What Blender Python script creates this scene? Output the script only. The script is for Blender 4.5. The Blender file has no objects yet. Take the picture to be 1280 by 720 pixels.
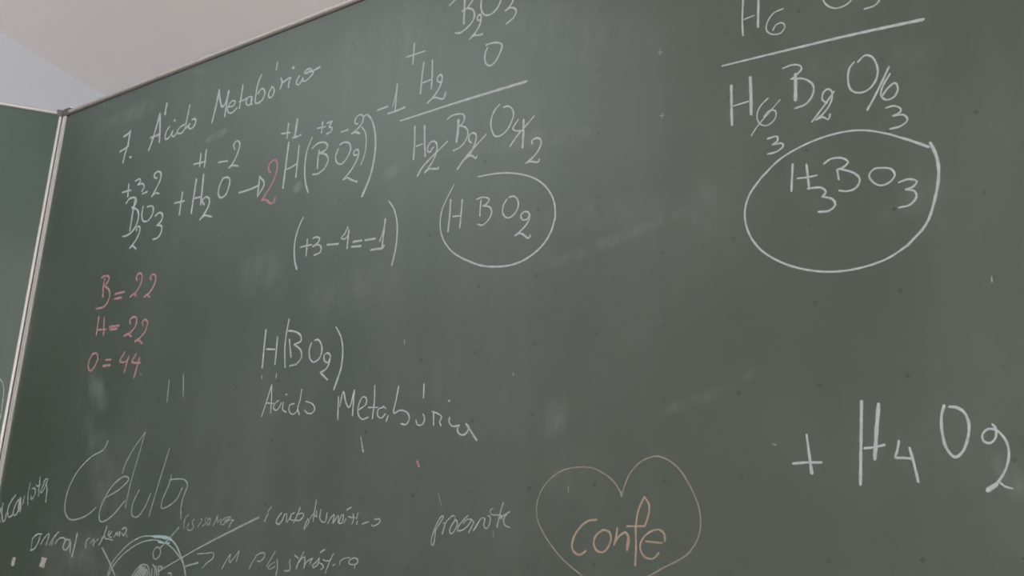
import bpy, math, random
from mathutils import Vector, Matrix

random.seed(4)
# ------------------------------------------------------------------ geometry constants (metres)
Z0 = 1.800
U_HINGE = -1.2702
U_STILE = -1.2567
V_RAIL = 0.2849
WING_DIR = (-0.60727, -0.79449)
WALL_CORNER = (-2.2000, 0.6650, 2.7049)
WALL_DIR = (0.16428, -0.98641)
CAM_C = [0.808581, -1.217865, 0.996841]
CAM_RIGHT = [0.826357, 0.562066, 0.034862]
CAM_UP = [0.149392, -0.278484, 0.948751]
CAM_BACK = [0.542969, -0.778799, -0.314096]
CAM_LENS = [38.268999]
scene = bpy.context.scene
C = scene.collection


def lin(r, g, b):
    def f(c):
        c /= 255.0
        return c / 12.92 if c <= 0.04045 else ((c + 0.055) / 1.055) ** 2.4
    return (f(r), f(g), f(b), 1.0)


# ------------------------------------------------------------------ camera
cam_data = bpy.data.cameras.new('camera')
cam_data.sensor_width = 36.0
cam_data.lens = CAM_LENS[0]
cam_data.clip_start = 0.02
cam = bpy.data.objects.new('camera', cam_data)
C.objects.link(cam)
r_, u_, b_ = Vector(CAM_RIGHT), Vector(CAM_UP), Vector(CAM_BACK)
cam.matrix_world = Matrix(((r_.x, u_.x, b_.x, CAM_C[0]), (r_.y, u_.y, b_.y, CAM_C[1]), (r_.z, u_.z, b_.z, CAM_C[2]), (0, 0, 0, 1)))
scene.camera = cam

# ------------------------------------------------------------------ world, light, exposure
vs = scene.view_settings
vs.view_transform = 'Standard'
vs.look = 'None'
vs.exposure = 0.16
vs.gamma = 1.0
vs.use_curve_mapping = False
world = bpy.data.worlds.new('daylight')
scene.world = world
world.use_nodes = True
bg = world.node_tree.nodes['Background']
bg.inputs[0].default_value = (0.80, 0.90, 1.0, 1)
bg.inputs[1].default_value = 1.0

E1 = Vector((WALL_DIR[0], WALL_DIR[1], 0)).normalized()        # along the left wall, towards the viewer
E2 = Vector((-E1.y, E1.x, 0))                                   # along the front wall, to the right
if E2.x < 0:
    E2 = -E2
CEIL = WALL_CORNER[2]
CORNER = Vector((WALL_CORNER[0], WALL_CORNER[1], 0)) - E1 * 0.06
ROOM_W, ROOM_L = 7.6, 8.0
WIN = [(4.0, 5.6), (6.0, 7.6)]                      # window openings along the right wall
WIN_Z = (0.95, 2.35)


def room(a, b, z):
    """a metres to the right of the left wall, b metres out from the front wall"""
    p = CORNER + E2 * a + E1 * b
    return Vector((p.x, p.y, z))


def area_light(name, pos, direction, sx, sy, power, color):
    d = bpy.data.lights.new(name, 'AREA')
    d.shape = 'RECTANGLE'
    d.size, d.size_y, d.energy, d.color = sx, sy, power, color
    o = bpy.data.objects.new(name, d)
    C.objects.link(o)
    o.location = pos
    o.rotation_euler = Vector(direction).to_track_quat('-Z', 'Z').to_euler()
    return o


WIN_POWER, LAMP_POWER = 268.0, 13.0
for i, (a0, a1) in enumerate(WIN):
    area_light('window_daylight', room(ROOM_W + 0.05, (a0 + a1) / 2, sum(WIN_Z) / 2), -E2, a1 - a0, WIN_Z[1] - WIN_Z[0], WIN_POWER, (0.93, 0.96, 1.0))
LAMP_U, LAMP_W = -1.1, 1.05                                      # tube lamp on the ceiling in front of the board
area_light('tube_light', Vector((LAMP_U, -LAMP_W, CEIL - 0.085)), (0, 0, -1), 1.16, 0.24, LAMP_POWER, (0.84, 0.97, 1.0))

# ------------------------------------------------------------------ material helpers
def new_mat(name):
    m = bpy.data.materials.new(name)
    m.use_nodes = True
    return m, m.node_tree, m.node_tree.nodes['Principled BSDF']


def nd(nt, t, **kw):
    n = nt.nodes.new(t)
    for k, v in kw.items():
        setattr(n, k, v)
    return n


def mth(nt, op, a, b=None, c=None, clamp=False):
    n = nd(nt, 'ShaderNodeMath', operation=op, use_clamp=clamp)
    for i, v in enumerate((a, b, c)):
        if v is None:
            continue
        if isinstance(v, (int, float)):
            n.inputs[i].default_value = v
        else:
            nt.links.new(v, n.inputs[i])
    return n.outputs[0]


def mixc(nt, fac, a, b):
    n = nd(nt, 'ShaderNodeMix', data_type='RGBA')
    for s, v in ((n.inputs[0], fac), (n.inputs[6], a), (n.inputs[7], b)):
        if isinstance(v, (int, float, tuple)):
            s.default_value = v
        else:
            nt.links.new(v, s)
    return n.outputs[2]


def noise(nt, vec, scale, detail=3.0, stretch=None):
    if stretch:
        mp = nd(nt, 'ShaderNodeMapping')
        mp.inputs['Scale'].default_value = stretch
        nt.links.new(vec, mp.inputs['Vector'])
        vec = mp.outputs[0]
    n = nd(nt, 'ShaderNodeTexNoise')
    n.inputs['Scale'].default_value = scale
    n.inputs['Detail'].default_value = detail
    nt.links.new(vec, n.inputs['Vector'])
    return n.outputs[0]


def ramp(nt, v, lo, hi):
    n = nd(nt, 'ShaderNodeMapRange', interpolation_type='SMOOTHSTEP')
    nt.links.new(v, n.inputs[0])
    n.inputs[1].default_value, n.inputs[2].default_value = lo, hi
    return n.outputs[0]


def plain_mat(name, col, rough, metal=0.0, grain=0.05, gscale=40, bump=0.0):
    m, nt, b = new_mat(name)
    tc = nd(nt, 'ShaderNodeTexCoord')
    nz = noise(nt, tc.outputs['Object'], gscale, 4)
    dk = tuple(c * (1 - grain) for c in col[:3]) + (1,)
    lt = tuple(min(1, c * (1 + grain)) for c in col[:3]) + (1,)
    nt.links.new(mixc(nt, nz, dk, lt), b.inputs['Base Color'])
    b.inputs['Roughness'].default_value = rough
    b.inputs['Metallic'].default_value = metal
    if bump:
        bp = nd(nt, 'ShaderNodeBump')
        bp.inputs['Strength'].default_value = bump
        bp.inputs['Distance'].default_value = 0.002
        nt.links.new(noise(nt, tc.outputs['Object'], gscale * 4, 5), bp.inputs['Height'])
        nt.links.new(bp.outputs[0], b.inputs['Normal'])
    return m


INSCRIPTIONS = [
 ('chalk_heading', 'white chalk heading Ácido Metabórico sloping up along the top edge',
  [],
  [
   ('chalk_word', None, [["w",5.91,5.99,[[-943.5,122.0],[-935.9,142.8],[-929.8,171.0],[-924.7,199.1]]],["w",5.99,5.85,[[-924.7,199.1],[-917.8,167.9],[-912.1,132.5]]],["w",5.95,5.89,[[-942.6,149.9],[-927.1,150.0],[-915.3,151.2]]],["w",5.97,5.94,[[-906.7,216.9],[-907.5,192.6]]],["w",4.94,4.86,[[-887.3,160.7],[-893.6,153.2],[-896.5,142.9],[-893.4,134.0],[-883.3,135.9],[-874.7,148.4],[-875.5,138.8],[-869.5,134.2],[-859.2,140.8]]],["w",5.38,5.37,[[-874.3,171.1],[-872.0,170.0]]],["w",4.84,4.82,[[-841.1,153.2],[-853.8,150.4],[-860.3,143.1],[-854.3,136.5],[-843.5,136.9],[-835.9,147.1]]],["w",4.88,4.81,[[-832.4,193.7],[-834.1,173.3],[-836.0,154.4],[-835.2,143.3],[-827.7,148.6]]],["w",4.8,4.8,[[-824.0,150.1],[-826.9,144.8],[-820.9,138.9],[-811.5,140.9],[-806.7,151.7],[-811.5,158.2],[-819.0,158.2]]]]),
   ('chalk_word', None, [["w",5.5,5.59,[[-757.7,135.7],[-752.6,165.8],[-749.0,204.5]]],["w",5.59,5.5,[[-749.0,204.5],[-742.9,182.3],[-732.4,163.3],[-725.7,168.1],[-719.9,194.0]]],["w",5.5,5.42,[[-719.9,194.0],[-721.5,167.0],[-722.1,139.9]]],["w",4.6,4.54,[[-716.1,159.1],[-702.8,157.2],[-696.6,163.8],[-702.9,168.6],[-712.0,165.6],[-717.5,156.4],[-713.3,146.4],[-705.0,142.5],[-694.8,145.7],[-689.4,150.1]]],["w",4.58,4.52,[[-681.2,196.7],[-681.7,177.4],[-682.8,147.2]]],["w",4.55,4.51,[[-685.8,161.6],[-676.1,161.8],[-665.7,163.2]]],["w",4.49,4.46,[[-652.1,162.7],[-660.8,164.7],[-666.4,158.0],[-662.5,148.8],[-655.0,146.7],[-650.3,154.8],[-650.6,162.3],[-652.4,153.0],[-648.8,145.5]]],["w",4.91,4.86,[[-632.2,203.6],[-638.3,188.9],[-640.7,166.1],[-639.3,146.0],[-633.8,144.5],[-622.4,147.2],[-616.6,159.5],[-620.5,169.9],[-628.3,172.7],[-635.4,164.7]]],["w",4.59,4.59,[[-599.0,166.9],[-604.5,160.8],[-605.5,151.8],[-601.8,146.7],[-595.4,148.6],[-591.7,157.2],[-594.1,165.5],[-599.9,169.2]]],["w",4.64,4.63,[[-591.9,218.1],[-592.5,202.6]]],["w",4.96,4.93,[[-577.5,180.9],[-573.0,171.5],[-576.2,157.5]]],["w",4.94,4.88,[[-573.7,168.3],[-565.6,171.7],[-551.1,174.5],[-554.7,165.2],[-554.1,154.8]]],["w",5.91,5.9,[[-548.8,195.2],[-545.6,192.4]]],["w",4.65,4.59,[[-528.7,171.5],[-533.4,164.9],[-534.8,158.4],[-529.1,153.4],[-521.9,158.6],[-518.9,165.3],[-518.1,159.4],[-512.7,156.0],[-502.2,160.5],[-493.5,168.1],[-495.9,171.5]]],["w",5.02,5.02,[[-516.4,173.6],[-514.9,177.0],[-507.4,179.4],[-498.8,176.9],[-506.5,172.3],[-516.4,173.6]]],["w",5.38,5.31,[[-509.3,172.7],[-494.0,172.4],[-477.9,174.9]]]]),
   ('heading_number', None, [["w",6.22,6.18,[[-1034.4,175.7],[-1023.2,177.5],[-1014.4,182.9]]],["w",6.18,6.09,[[-1014.4,182.9],[-1015.5,167.4],[-1015.7,152.3],[-1020.1,135.8],[-1023.0,114.0]]],["w",6.17,6.12,[[-1039.4,142.2],[-1024.8,145.0],[-1013.1,149.2]]],["w",6.05,6.04,[[-1002.1,121.0],[-998.9,119.8]]]]),
  ]),
 ('chalk_equation', 'white chalk equation of boron oxide and water with an arrow',
  [["w",4.82,4.72,[[-653.9,-32.2],[-628.6,-32.0],[-602.4,-28.9]]],["w",4.75,4.69,[[-603.8,-11.2],[-603.3,-50.5]]],["w",4.37,4.32,[[-603.8,-11.2],[-589.5,-29.1],[-603.3,-50.5]]]],
  [
   ('letter', None, [["w",5.4,5.33,[[-989.7,16.7],[-982.4,24.3],[-962.0,21.8],[-958.1,11.3],[-966.7,1.2]]],["w",5.34,5.29,[[-969.3,3.6],[-948.7,-7.8],[-942.8,-24.9],[-950.8,-46.3],[-970.3,-56.0],[-984.4,-55.8]]],["w",5.34,5.25,[[-962.9,16.6],[-963.8,-11.9],[-963.8,-48.0]]]]),
   ('letter', None, [["w",4.82,4.78,[[-933.0,-2.1],[-932.8,-21.6],[-925.9,-34.3],[-912.2,-37.0],[-900.4,-26.4],[-899.8,-12.5],[-907.2,-6.4],[-918.9,-6.1]]]]),
   ('plus_sign', None, [["w",5.01,4.95,[[-816.9,3.4],[-817.0,-20.8],[-817.4,-43.0]]],["w",5.03,4.97,[[-836.0,-15.1],[-808.3,-16.4]]]]),
   ('letter', None, [["w",5.59,5.48,[[-781.0,22.5],[-781.7,-11.0],[-782.5,-46.6]]],["w",5.55,5.44,[[-761.8,28.6],[-759.9,-2.0],[-758.5,-34.6]]],["w",4.5,4.46,[[-778.2,-17.2],[-757.9,-18.1]]]]),
   ('letter', None, [["w",4.79,4.78,[[-704.1,7.8],[-710.8,-5.9],[-712.3,-20.7],[-704.0,-31.9],[-691.0,-28.6],[-684.6,-13.3],[-684.8,1.2],[-693.5,7.1],[-703.9,7.1]]]]),
   ('letter', None, [["w",5.24,5.11,[[-537.5,40.5],[-538.5,0.6],[-539.9,-47.1]]],["w",4.24,4.16,[[-510.3,27.8],[-510.0,3.0],[-510.1,-33.5]]],["w",4.05,4.01,[[-537.8,-12.9],[-525.3,-11.5],[-509.5,-6.8]]]]),
   ('bracket', None, [["w",3.64,4.58,[[-479.5,35.3],[-488.6,12.9],[-490.4,-16.5],[-485.3,-47.2],[-476.1,-69.7]]]]),
   ('letter', None, [["w",4.34,4.28,[[-476.8,13.9],[-463.4,20.3],[-446.4,17.6],[-439.2,9.3],[-444.6,2.3],[-457.9,0.2]]],["w",4.28,4.25,[[-457.9,0.2],[-440.9,-6.8],[-434.9,-17.6],[-440.6,-30.9],[-456.0,-39.1],[-468.0,-37.6]]],["w",4.29,4.25,[[-458.6,5.7],[-459.8,-8.8],[-458.8,-28.2]]]]),
   ('letter', None, [["w",4.19,4.2,[[-413.2,-2.3],[-417.7,-15.8],[-413.0,-28.5],[-402.5,-33.3],[-391.0,-25.0],[-383.8,-9.3],[-388.6,2.0],[-399.8,6.8],[-409.7,5.1]]]]),
   ('bracket', None, [["w",3.1,3.02,[[-362.3,26.1],[-352.8,12.0],[-349.3,-11.9],[-351.8,-31.4],[-357.3,-44.9]]]]),
   ('bracket', None, [["w",3.81,5.59,[[-360.6,43.8],[-354.7,47.5],[-343.2,37.2],[-331.8,9.7],[-327.6,-22.9],[-331.6,-61.5],[-339.5,-85.0],[-348.8,-103.9]]]]),
   ('oxidation_number', None, [["w",5.01,4.97,[[-991.4,59.0],[-988.7,31.0]]],["w",5.03,4.97,[[-1008.2,44.3],[-981.4,42.9]]],["w",5.2,5.11,[[-970.8,61.0],[-958.1,62.5],[-954.1,56.2],[-961.7,50.6],[-946.5,49.8],[-939.4,41.1],[-945.0,33.6]]]]),
   ('oxidation_number', None, [["w",5.09,5.06,[[-941.5,27.1],[-927.3,28.0]]],["w",5.05,5.01,[[-902.9,52.1],[-911.3,55.8],[-911.9,63.1],[-902.4,66.3],[-891.8,59.3],[-891.6,46.0],[-901.6,26.8],[-910.6,14.5]]],["w",5.01,4.97,[[-910.7,14.9],[-899.1,19.5],[-889.3,16.0]]]]),
   ('oxidation_number', None, [["w",4.82,4.78,[[-778.0,75.5],[-776.3,48.2]]],["w",4.83,4.76,[[-794.6,56.9],[-760.0,54.8]]],["w",4.8,4.75,[[-763.2,80.0],[-762.1,43.2]]]]),
   ('oxidation_number', None, [["w",4.67,4.62,[[-722.5,44.3],[-698.4,41.4]]],["w",4.61,4.58,[[-681.4,61.5],[-685.7,72.2],[-678.0,78.1],[-669.1,70.1],[-671.4,53.4],[-680.9,34.6],[-691.6,25.6]]],["w",4.58,4.53,[[-691.6,25.6],[-682.4,28.5],[-666.5,23.7]]]]),
   ('oxidation_number', None, [["w",4.37,4.33,[[-543.6,79.1],[-543.5,50.0]]],["w",4.38,4.33,[[-559.0,62.8],[-537.8,59.6]]],["w",6.4,6.34,[[-521.4,82.0],[-523.8,48.2]]],["w",4.49,4.44,[[-529.5,47.7],[-521.6,46.4],[-508.4,48.0]]]]),
   ('oxidation_number', None, [["w",3.81,3.79,[[-457.1,59.9],[-457.5,38.9]]],["w",3.82,3.79,[[-469.1,50.8],[-449.1,48.8]]],["w",4.33,4.3,[[-446.1,54.9],[-434.4,54.9],[-440.7,46.6],[-432.9,42.6],[-434.3,36.1],[-444.7,33.6]]]]),
   ('oxidation_number', None, [["w",4.05,4.02,[[-409.5,28.6],[-394.4,29.0]]],["w",3.99,3.99,[[-372.7,34.6],[-379.4,37.8],[-377.6,47.6],[-369.1,51.3],[-361.6,46.4],[-362.1,34.8],[-370.1,26.6],[-384.1,19.3]]],["w",5.21,5.16,[[-384.1,19.3],[-374.6,19.6],[-366.0,14.8]]]]),
   ('subscript', None, [["w",4.77,4.75,[[-942.5,-51.4],[-943.6,-44.2],[-935.5,-44.0],[-932.2,-54.1],[-940.8,-72.7],[-955.8,-85.6]]],["w",4.75,4.71,[[-955.8,-85.6],[-947.8,-82.6],[-935.7,-91.0]]]]),
   ('subscript', None, [["w",5.12,5.07,[[-889.5,-30.3],[-877.9,-26.3],[-868.1,-32.8],[-869.1,-44.7],[-880.9,-52.1]]],["w",5.07,5.04,[[-880.9,-52.1],[-866.7,-56.3],[-864.2,-68.1],[-871.9,-78.6],[-886.3,-80.4]]]]),
   ('subscript', None, [["w",4.81,4.79,[[-747.9,-36.8],[-755.2,-27.5],[-747.1,-21.1],[-735.8,-27.5],[-734.5,-39.5],[-743.3,-54.5],[-755.1,-65.5]]],["w",4.79,4.72,[[-754.3,-64.7],[-742.3,-59.7],[-722.9,-65.9]]]]),
   ('subscript', None, [["w",4.25,4.25,[[-368.1,-24.6],[-374.6,-23.1],[-375.4,-15.7],[-367.5,-14.7],[-364.2,-22.7],[-368.7,-36.0],[-379.3,-50.7],[-394.8,-63.8]]],["w",4.59,4.51,[[-394.8,-63.5],[-385.0,-62.8],[-375.6,-68.6],[-362.8,-74.8]]]]),
   ('coefficient', 'pink chalk number 2 before the bracketed formula', [["p",4.88,4.84,[[-576.1,-9.6],[-582.2,-3.1],[-580.8,8.9],[-569.6,13.3],[-561.4,5.9],[-561.5,-15.3],[-572.0,-37.2],[-591.0,-60.2]]],["p",5.58,5.49,[[-591.0,-60.2],[-580.1,-61.9],[-566.9,-71.8],[-559.2,-71.3],[-556.5,-62.9]]]]),
  ]),
 ('chalk_charge', 'white chalk minus one beside the addition line',
  [["w",4.78,4.74,[[-329.4,49.2],[-307.9,50.2]]],["w",4.24,4.18,[[-289.5,86.8],[-289.9,65.2],[-290.1,37.2]]],["w",2.88,2.86,[[-289.4,85.7],[-293.3,59.5],[-296.7,46.5]]],["w",5.04,4.97,[[-304.8,36.7],[-289.3,36.6],[-270.3,38.5]]]],
  [
  ]),
 ('chalk_sum', 'white chalk sum in brackets, plus three minus four equals minus one',
  [],
  [
   ('plus_sign', None, [["w",4.1,4.06,[[-466.0,-157.9],[-465.6,-172.1],[-465.2,-188.0]]],["w",4.11,4.06,[[-479.8,-169.5],[-455.2,-170.0]]]]),
   ('digit', None, [["w",4.07,4.05,[[-452.7,-158.7],[-444.0,-158.0],[-437.0,-162.6],[-440.3,-168.6],[-451.2,-173.8]]],["w",4.05,4.02,[[-451.2,-173.8],[-439.8,-172.6],[-431.8,-178.2],[-432.3,-187.0],[-445.7,-190.3]]]]),
   ('minus_sign', None, [["w",4.32,4.26,[[-417.7,-176.8],[-393.7,-179.8]]]]),
   ('digit', None, [["w",3.6,3.59,[[-374.4,-153.7],[-380.9,-165.4],[-387.6,-170.3],[-378.4,-173.5],[-371.8,-167.1],[-370.9,-161.1]]],["w",3.92,3.88,[[-371.6,-159.2],[-371.9,-176.8],[-372.0,-191.7]]]]),
   ('equals_sign', None, [["w",4.51,4.47,[[-359.1,-182.6],[-341.0,-183.4]]],["w",4.51,4.46,[[-361.6,-190.6],[-342.2,-193.0]]]]),
   ('minus_sign', None, [["w",4.61,4.56,[[-333.0,-184.4],[-312.5,-185.7]]]]),
   ('digit', None, [["w",4.09,4.04,[[-293.2,-155.6],[-294.3,-177.5],[-296.0,-204.5]]],["w",3.14,3.13,[[-293.8,-165.5],[-297.2,-180.3],[-302.0,-191.8]]],["w",4.71,4.65,[[-318.8,-203.8],[-304.4,-204.4],[-294.9,-205.1],[-291.5,-201.1]]]]),
   ('bracket', None, [["w",3.14,4.75,[[-481.1,-114.8],[-489.6,-131.1],[-495.1,-152.1],[-494.7,-175.9],[-489.6,-196.6],[-483.8,-209.3]]]]),
   ('bracket', None, [["w",2.85,4.25,[[-288.7,-124.9],[-276.7,-141.3],[-268.5,-163.6],[-266.0,-186.2],[-267.2,-213.1],[-272.2,-237.4]]]]),
  ]),
 ('chalk_addition', 'white chalk addition left of centre with its long sloping line and struck numbers',
  [["w",3.96,5.84,[[-277.1,15.8],[-146.5,18.0],[-27.5,18.1]]]],
  [
   ('letter', None, [["w",4.37,4.28,[[-187.5,205.1],[-177.5,211.3],[-166.3,217.0],[-148.1,217.1],[-136.3,208.9],[-139.2,199.4],[-153.1,186.2],[-159.8,185.3]]],["w",4.82,4.73,[[-156.1,217.8],[-155.8,194.5],[-155.3,159.8]]],["w",4.28,4.25,[[-159.8,185.7],[-148.6,186.8],[-138.1,180.2],[-134.2,170.6],[-137.9,158.4],[-153.0,147.7],[-164.1,145.0],[-171.1,147.9]]]]),
   ('letter', None, [["w",4.22,4.22,[[-120.0,197.1],[-121.9,183.1],[-119.0,169.7],[-111.5,161.5],[-101.6,159.9],[-89.9,166.3],[-82.9,178.3],[-82.6,186.4],[-86.9,194.0],[-100.3,200.7],[-113.7,203.2],[-120.0,197.1]]]]),
   ('letter', None, [["w",4.07,4.06,[[-107.5,106.0],[-97.8,106.0],[-84.7,102.9],[-76.5,96.4],[-78.6,86.1],[-87.5,71.0],[-96.8,65.5],[-104.6,70.1],[-109.1,81.4],[-107.9,93.1],[-104.6,100.1]]]]),
   ('letter', None, [["w",4.0,3.93,[[-234.7,112.0],[-236.5,86.7],[-237.4,54.7]]],["w",3.96,3.89,[[-216.7,110.6],[-215.1,83.8],[-215.0,57.6]]],["w",3.63,3.59,[[-237.4,73.7],[-217.0,75.2]]]]),
   ('subscript', None, [["w",4.01,4.01,[[-120.4,161.9],[-122.8,166.9],[-128.0,164.4],[-126.8,157.4],[-121.1,156.0],[-120.4,161.9],[-121.5,150.0],[-130.0,136.3],[-141.7,127.3]]],["w",4.17,4.12,[[-141.3,127.6],[-134.2,131.5],[-125.2,129.1],[-116.4,128.3]]]]),
   ('subscript', None, [["w",4.11,4.07,[[-71.5,188.8],[-61.7,185.4],[-58.1,176.0],[-59.9,168.5],[-65.0,162.0],[-72.7,157.1]]],["w",4.07,4.03,[[-72.3,157.4],[-63.8,159.6],[-55.1,155.7],[-51.7,148.5],[-56.6,139.1],[-70.1,132.4]]]]),
   ('subscript', None, [["w",4.03,4.04,[[-195.2,63.8],[-202.5,67.8],[-203.4,75.5],[-197.8,78.8],[-193.8,73.7],[-195.7,60.3],[-205.6,45.3],[-221.3,33.4]]],["w",4.04,3.98,[[-221.3,33.4],[-208.9,39.7],[-188.4,32.5],[-184.4,42.7]]]]),
   ('plus_sign', None, [["w",3.93,3.88,[[-258.3,155.2],[-258.3,136.5],[-258.9,115.8]]],["w",3.93,3.86,[[-273.8,133.8],[-233.7,133.4]]]]),
   ('letter', None, [["w",4.2,4.11,[[-244.6,-2.4],[-242.9,-31.5],[-242.7,-62.5]]],["w",4.15,4.07,[[-223.9,-7.1],[-221.8,-34.7],[-218.5,-62.2]]],["w",3.66,3.64,[[-238.7,-40.1],[-226.1,-38.6]]]]),
   ('letter', None, [["w",3.74,3.68,[[-177.4,-7.0],[-170.4,-3.4],[-157.0,-3.4],[-145.7,-7.4],[-143.1,-14.0],[-146.9,-22.8],[-154.4,-27.4]]],["w",3.67,3.65,[[-150.1,-25.9],[-139.8,-31.5],[-134.8,-42.5],[-140.5,-56.6],[-151.0,-63.7],[-161.9,-65.9]]],["w",5.85,5.78,[[-155.2,-14.7],[-155.1,-33.5],[-156.6,-51.6]]]]),
   ('letter', None, [["w",3.56,3.54,[[-76.4,-8.2],[-85.6,-16.4],[-91.2,-32.3],[-89.3,-48.1],[-82.4,-60.4],[-73.9,-62.5],[-61.6,-57.0],[-51.9,-42.4],[-49.3,-29.8],[-55.0,-18.7],[-62.4,-14.8],[-68.7,-15.1]]]]),
   ('subscript', None, [["w",3.74,3.72,[[-202.2,-50.3],[-205.6,-51.5],[-207.5,-56.0],[-213.2,-56.2],[-214.4,-46.4],[-207.6,-39.1],[-199.5,-41.1],[-195.5,-49.0],[-196.8,-62.5],[-203.7,-76.5],[-217.4,-90.9]]],["w",4.34,4.28,[[-217.0,-90.2],[-208.6,-86.7],[-190.3,-90.3],[-190.5,-87.7]]]]),
   ('subscript', None, [["w",3.59,3.58,[[-127.2,-60.8],[-132.2,-55.7],[-132.3,-47.9],[-127.1,-44.0],[-119.2,-48.3],[-118.7,-58.1],[-122.4,-68.7],[-130.3,-82.1],[-137.6,-86.5]]],["w",3.87,3.83,[[-132.0,-81.3],[-123.7,-84.1],[-116.9,-90.0],[-115.4,-86.6]]]]),
   ('subscript', None, [["w",3.45,3.42,[[-40.5,-43.5],[-49.6,-56.6],[-42.8,-61.7],[-32.5,-64.3]]],["w",4.86,4.79,[[-30.2,-46.2],[-29.9,-68.7],[-30.4,-92.4]]]]),
   ('strike_mark', None, [["w",3.08,4.68,[[-174.3,-46.3],[-189.3,-56.4],[-208.8,-69.4],[-223.9,-81.6],[-232.1,-93.5]]]]),
   ('strike_mark', None, [["w",2.96,4.48,[[-99.6,-53.6],[-118.1,-67.8],[-137.7,-84.2],[-152.0,-100.0]]]]),
   ('strike_mark', None, [["w",2.83,4.0,[[-11.4,-45.0],[-26.6,-58.3],[-40.5,-69.9],[-53.2,-84.5]]]]),
   ('corrected_number', None, [["w",3.63,3.62,[[-13.4,-90.5],[-13.6,-84.9],[-7.7,-82.6],[0.4,-85.6],[2.6,-93.4],[-3.0,-104.9],[-12.6,-113.6],[-23.4,-119.3]]],["w",3.75,3.71,[[-23.4,-119.3],[-16.4,-118.5],[-1.4,-122.6],[0.0,-118.4]]]]),
  ]),
 ('circled_formula', 'white chalk formula inside a hand drawn loop, left of centre',
  [["w",2.67,3.37,[[-156.7,-125.1],[-166.7,-141.1],[-177.0,-161.6],[-179.9,-183.5],[-173.7,-209.5],[-154.7,-234.9],[-128.1,-254.1]]],["w",3.67,3.79,[[-133.9,-250.2],[-99.6,-267.3],[-69.4,-274.7],[-40.2,-276.3],[-14.4,-270.4],[8.2,-257.2],[22.9,-239.4],[30.4,-215.5]]],["w",3.4,3.2,[[30.3,-220.1],[30.2,-208.5],[27.2,-190.4],[15.8,-169.2],[-2.9,-150.8],[-27.2,-137.5],[-57.3,-127.8],[-79.5,-124.0],[-110.4,-122.0]]]],
  [
   ('letter', None, [["w",3.84,3.78,[[-161.8,-149.7],[-161.7,-172.2],[-163.5,-201.6]]],["w",3.5,3.45,[[-139.2,-154.4],[-139.9,-176.6],[-141.0,-199.7]]],["w",3.06,3.04,[[-155.5,-178.4],[-139.6,-180.4]]]]),
   ('letter', None, [["w",3.16,3.13,[[-111.7,-159.0],[-98.6,-158.5],[-88.0,-163.9],[-91.0,-169.9],[-99.2,-172.6]]],["w",3.27,3.25,[[-98.7,-172.2],[-85.6,-177.8],[-82.4,-187.0],[-88.2,-197.9],[-98.9,-203.7],[-107.4,-200.6]]],["w",3.14,3.12,[[-103.1,-162.5],[-104.0,-176.5],[-103.9,-188.2]]]]),
   ('letter', None, [["w",3.2,3.19,[[-55.4,-170.8],[-61.7,-180.3],[-61.1,-193.6],[-52.7,-201.3],[-42.1,-198.6],[-34.6,-187.1],[-35.8,-176.1],[-43.4,-168.5],[-51.4,-168.5]]]]),
   ('subscript', None, [["w",3.23,3.24,[[-14.2,-203.1],[-17.9,-210.1],[-26.3,-209.4],[-29.2,-201.7],[-23.6,-197.2],[-15.6,-200.4],[-13.5,-207.9],[-20.2,-219.5],[-38.1,-232.0]]],["w",3.51,3.45,[[-38.1,-231.5],[-28.9,-230.0],[-14.2,-240.4],[-11.7,-236.3]]]]),
  ]),
 ('chalk_addition', 'white chalk addition at the upper right with its thick sloping line and struck numbers',
  [["w",3.13,5.12,[[291.3,-49.1],[377.4,-52.3],[468.7,-56.3],[552.3,-62.2]]]],
  [
   ('letter', None, [["w",3.19,3.11,[[326.0,60.8],[322.1,15.1],[322.1,-12.0]]],["w",4.12,4.03,[[347.3,56.5],[345.2,23.0],[343.5,-5.6]]],["w",2.41,2.4,[[324.3,11.9],[338.6,13.5]]]]),
   ('letter', None, [["w",2.94,2.94,[[433.0,5.7],[438.4,-5.1],[448.4,-12.0],[461.3,-11.3],[469.4,-5.2],[471.7,10.2],[461.1,25.8],[445.6,28.3],[435.9,19.6],[433.0,5.7]]]]),
   ('subscript', None, [["w",2.57,2.57,[[378.9,10.3],[366.4,8.3],[357.1,-2.4],[354.9,-13.8],[362.3,-22.8],[374.6,-24.6],[380.5,-16.0],[376.1,-9.7],[368.4,-10.6],[363.9,-17.3]]]]),
   ('subscript', None, [["w",2.85,2.83,[[490.8,12.4],[501.7,5.7],[502.2,-4.7],[490.7,-8.1]]],["w",3.15,3.14,[[490.7,-8.1],[501.2,-11.6],[502.6,-19.4],[495.8,-24.3],[484.1,-24.7]]]]),
   ('letter', None, [["w",4.6,4.5,[[303.3,-82.7],[302.7,-112.2],[302.4,-140.0]]],["w",5.35,5.24,[[330.2,-77.8],[330.1,-104.9],[329.4,-131.6]]],["w",2.79,2.76,[[306.0,-113.1],[326.2,-112.1]]]]),
   ('letter', None, [["w",3.17,3.13,[[375.0,-77.2],[387.1,-75.8],[397.6,-79.7],[399.4,-85.2],[386.2,-95.8]]],["w",3.36,3.29,[[384.9,-95.5],[401.8,-100.3],[413.0,-112.1],[412.3,-124.7],[402.6,-136.2],[388.1,-138.5]]],["w",5.58,5.51,[[391.2,-90.6],[389.4,-126.9]]]]),
   ('letter', None, [["w",3.08,3.09,[[471.1,-96.3],[480.2,-89.7],[488.5,-94.5],[494.2,-111.5],[491.2,-127.2],[480.7,-138.0],[469.6,-139.1],[460.1,-132.3],[457.3,-117.5],[460.3,-101.6],[466.2,-95.4]]]]),
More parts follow.
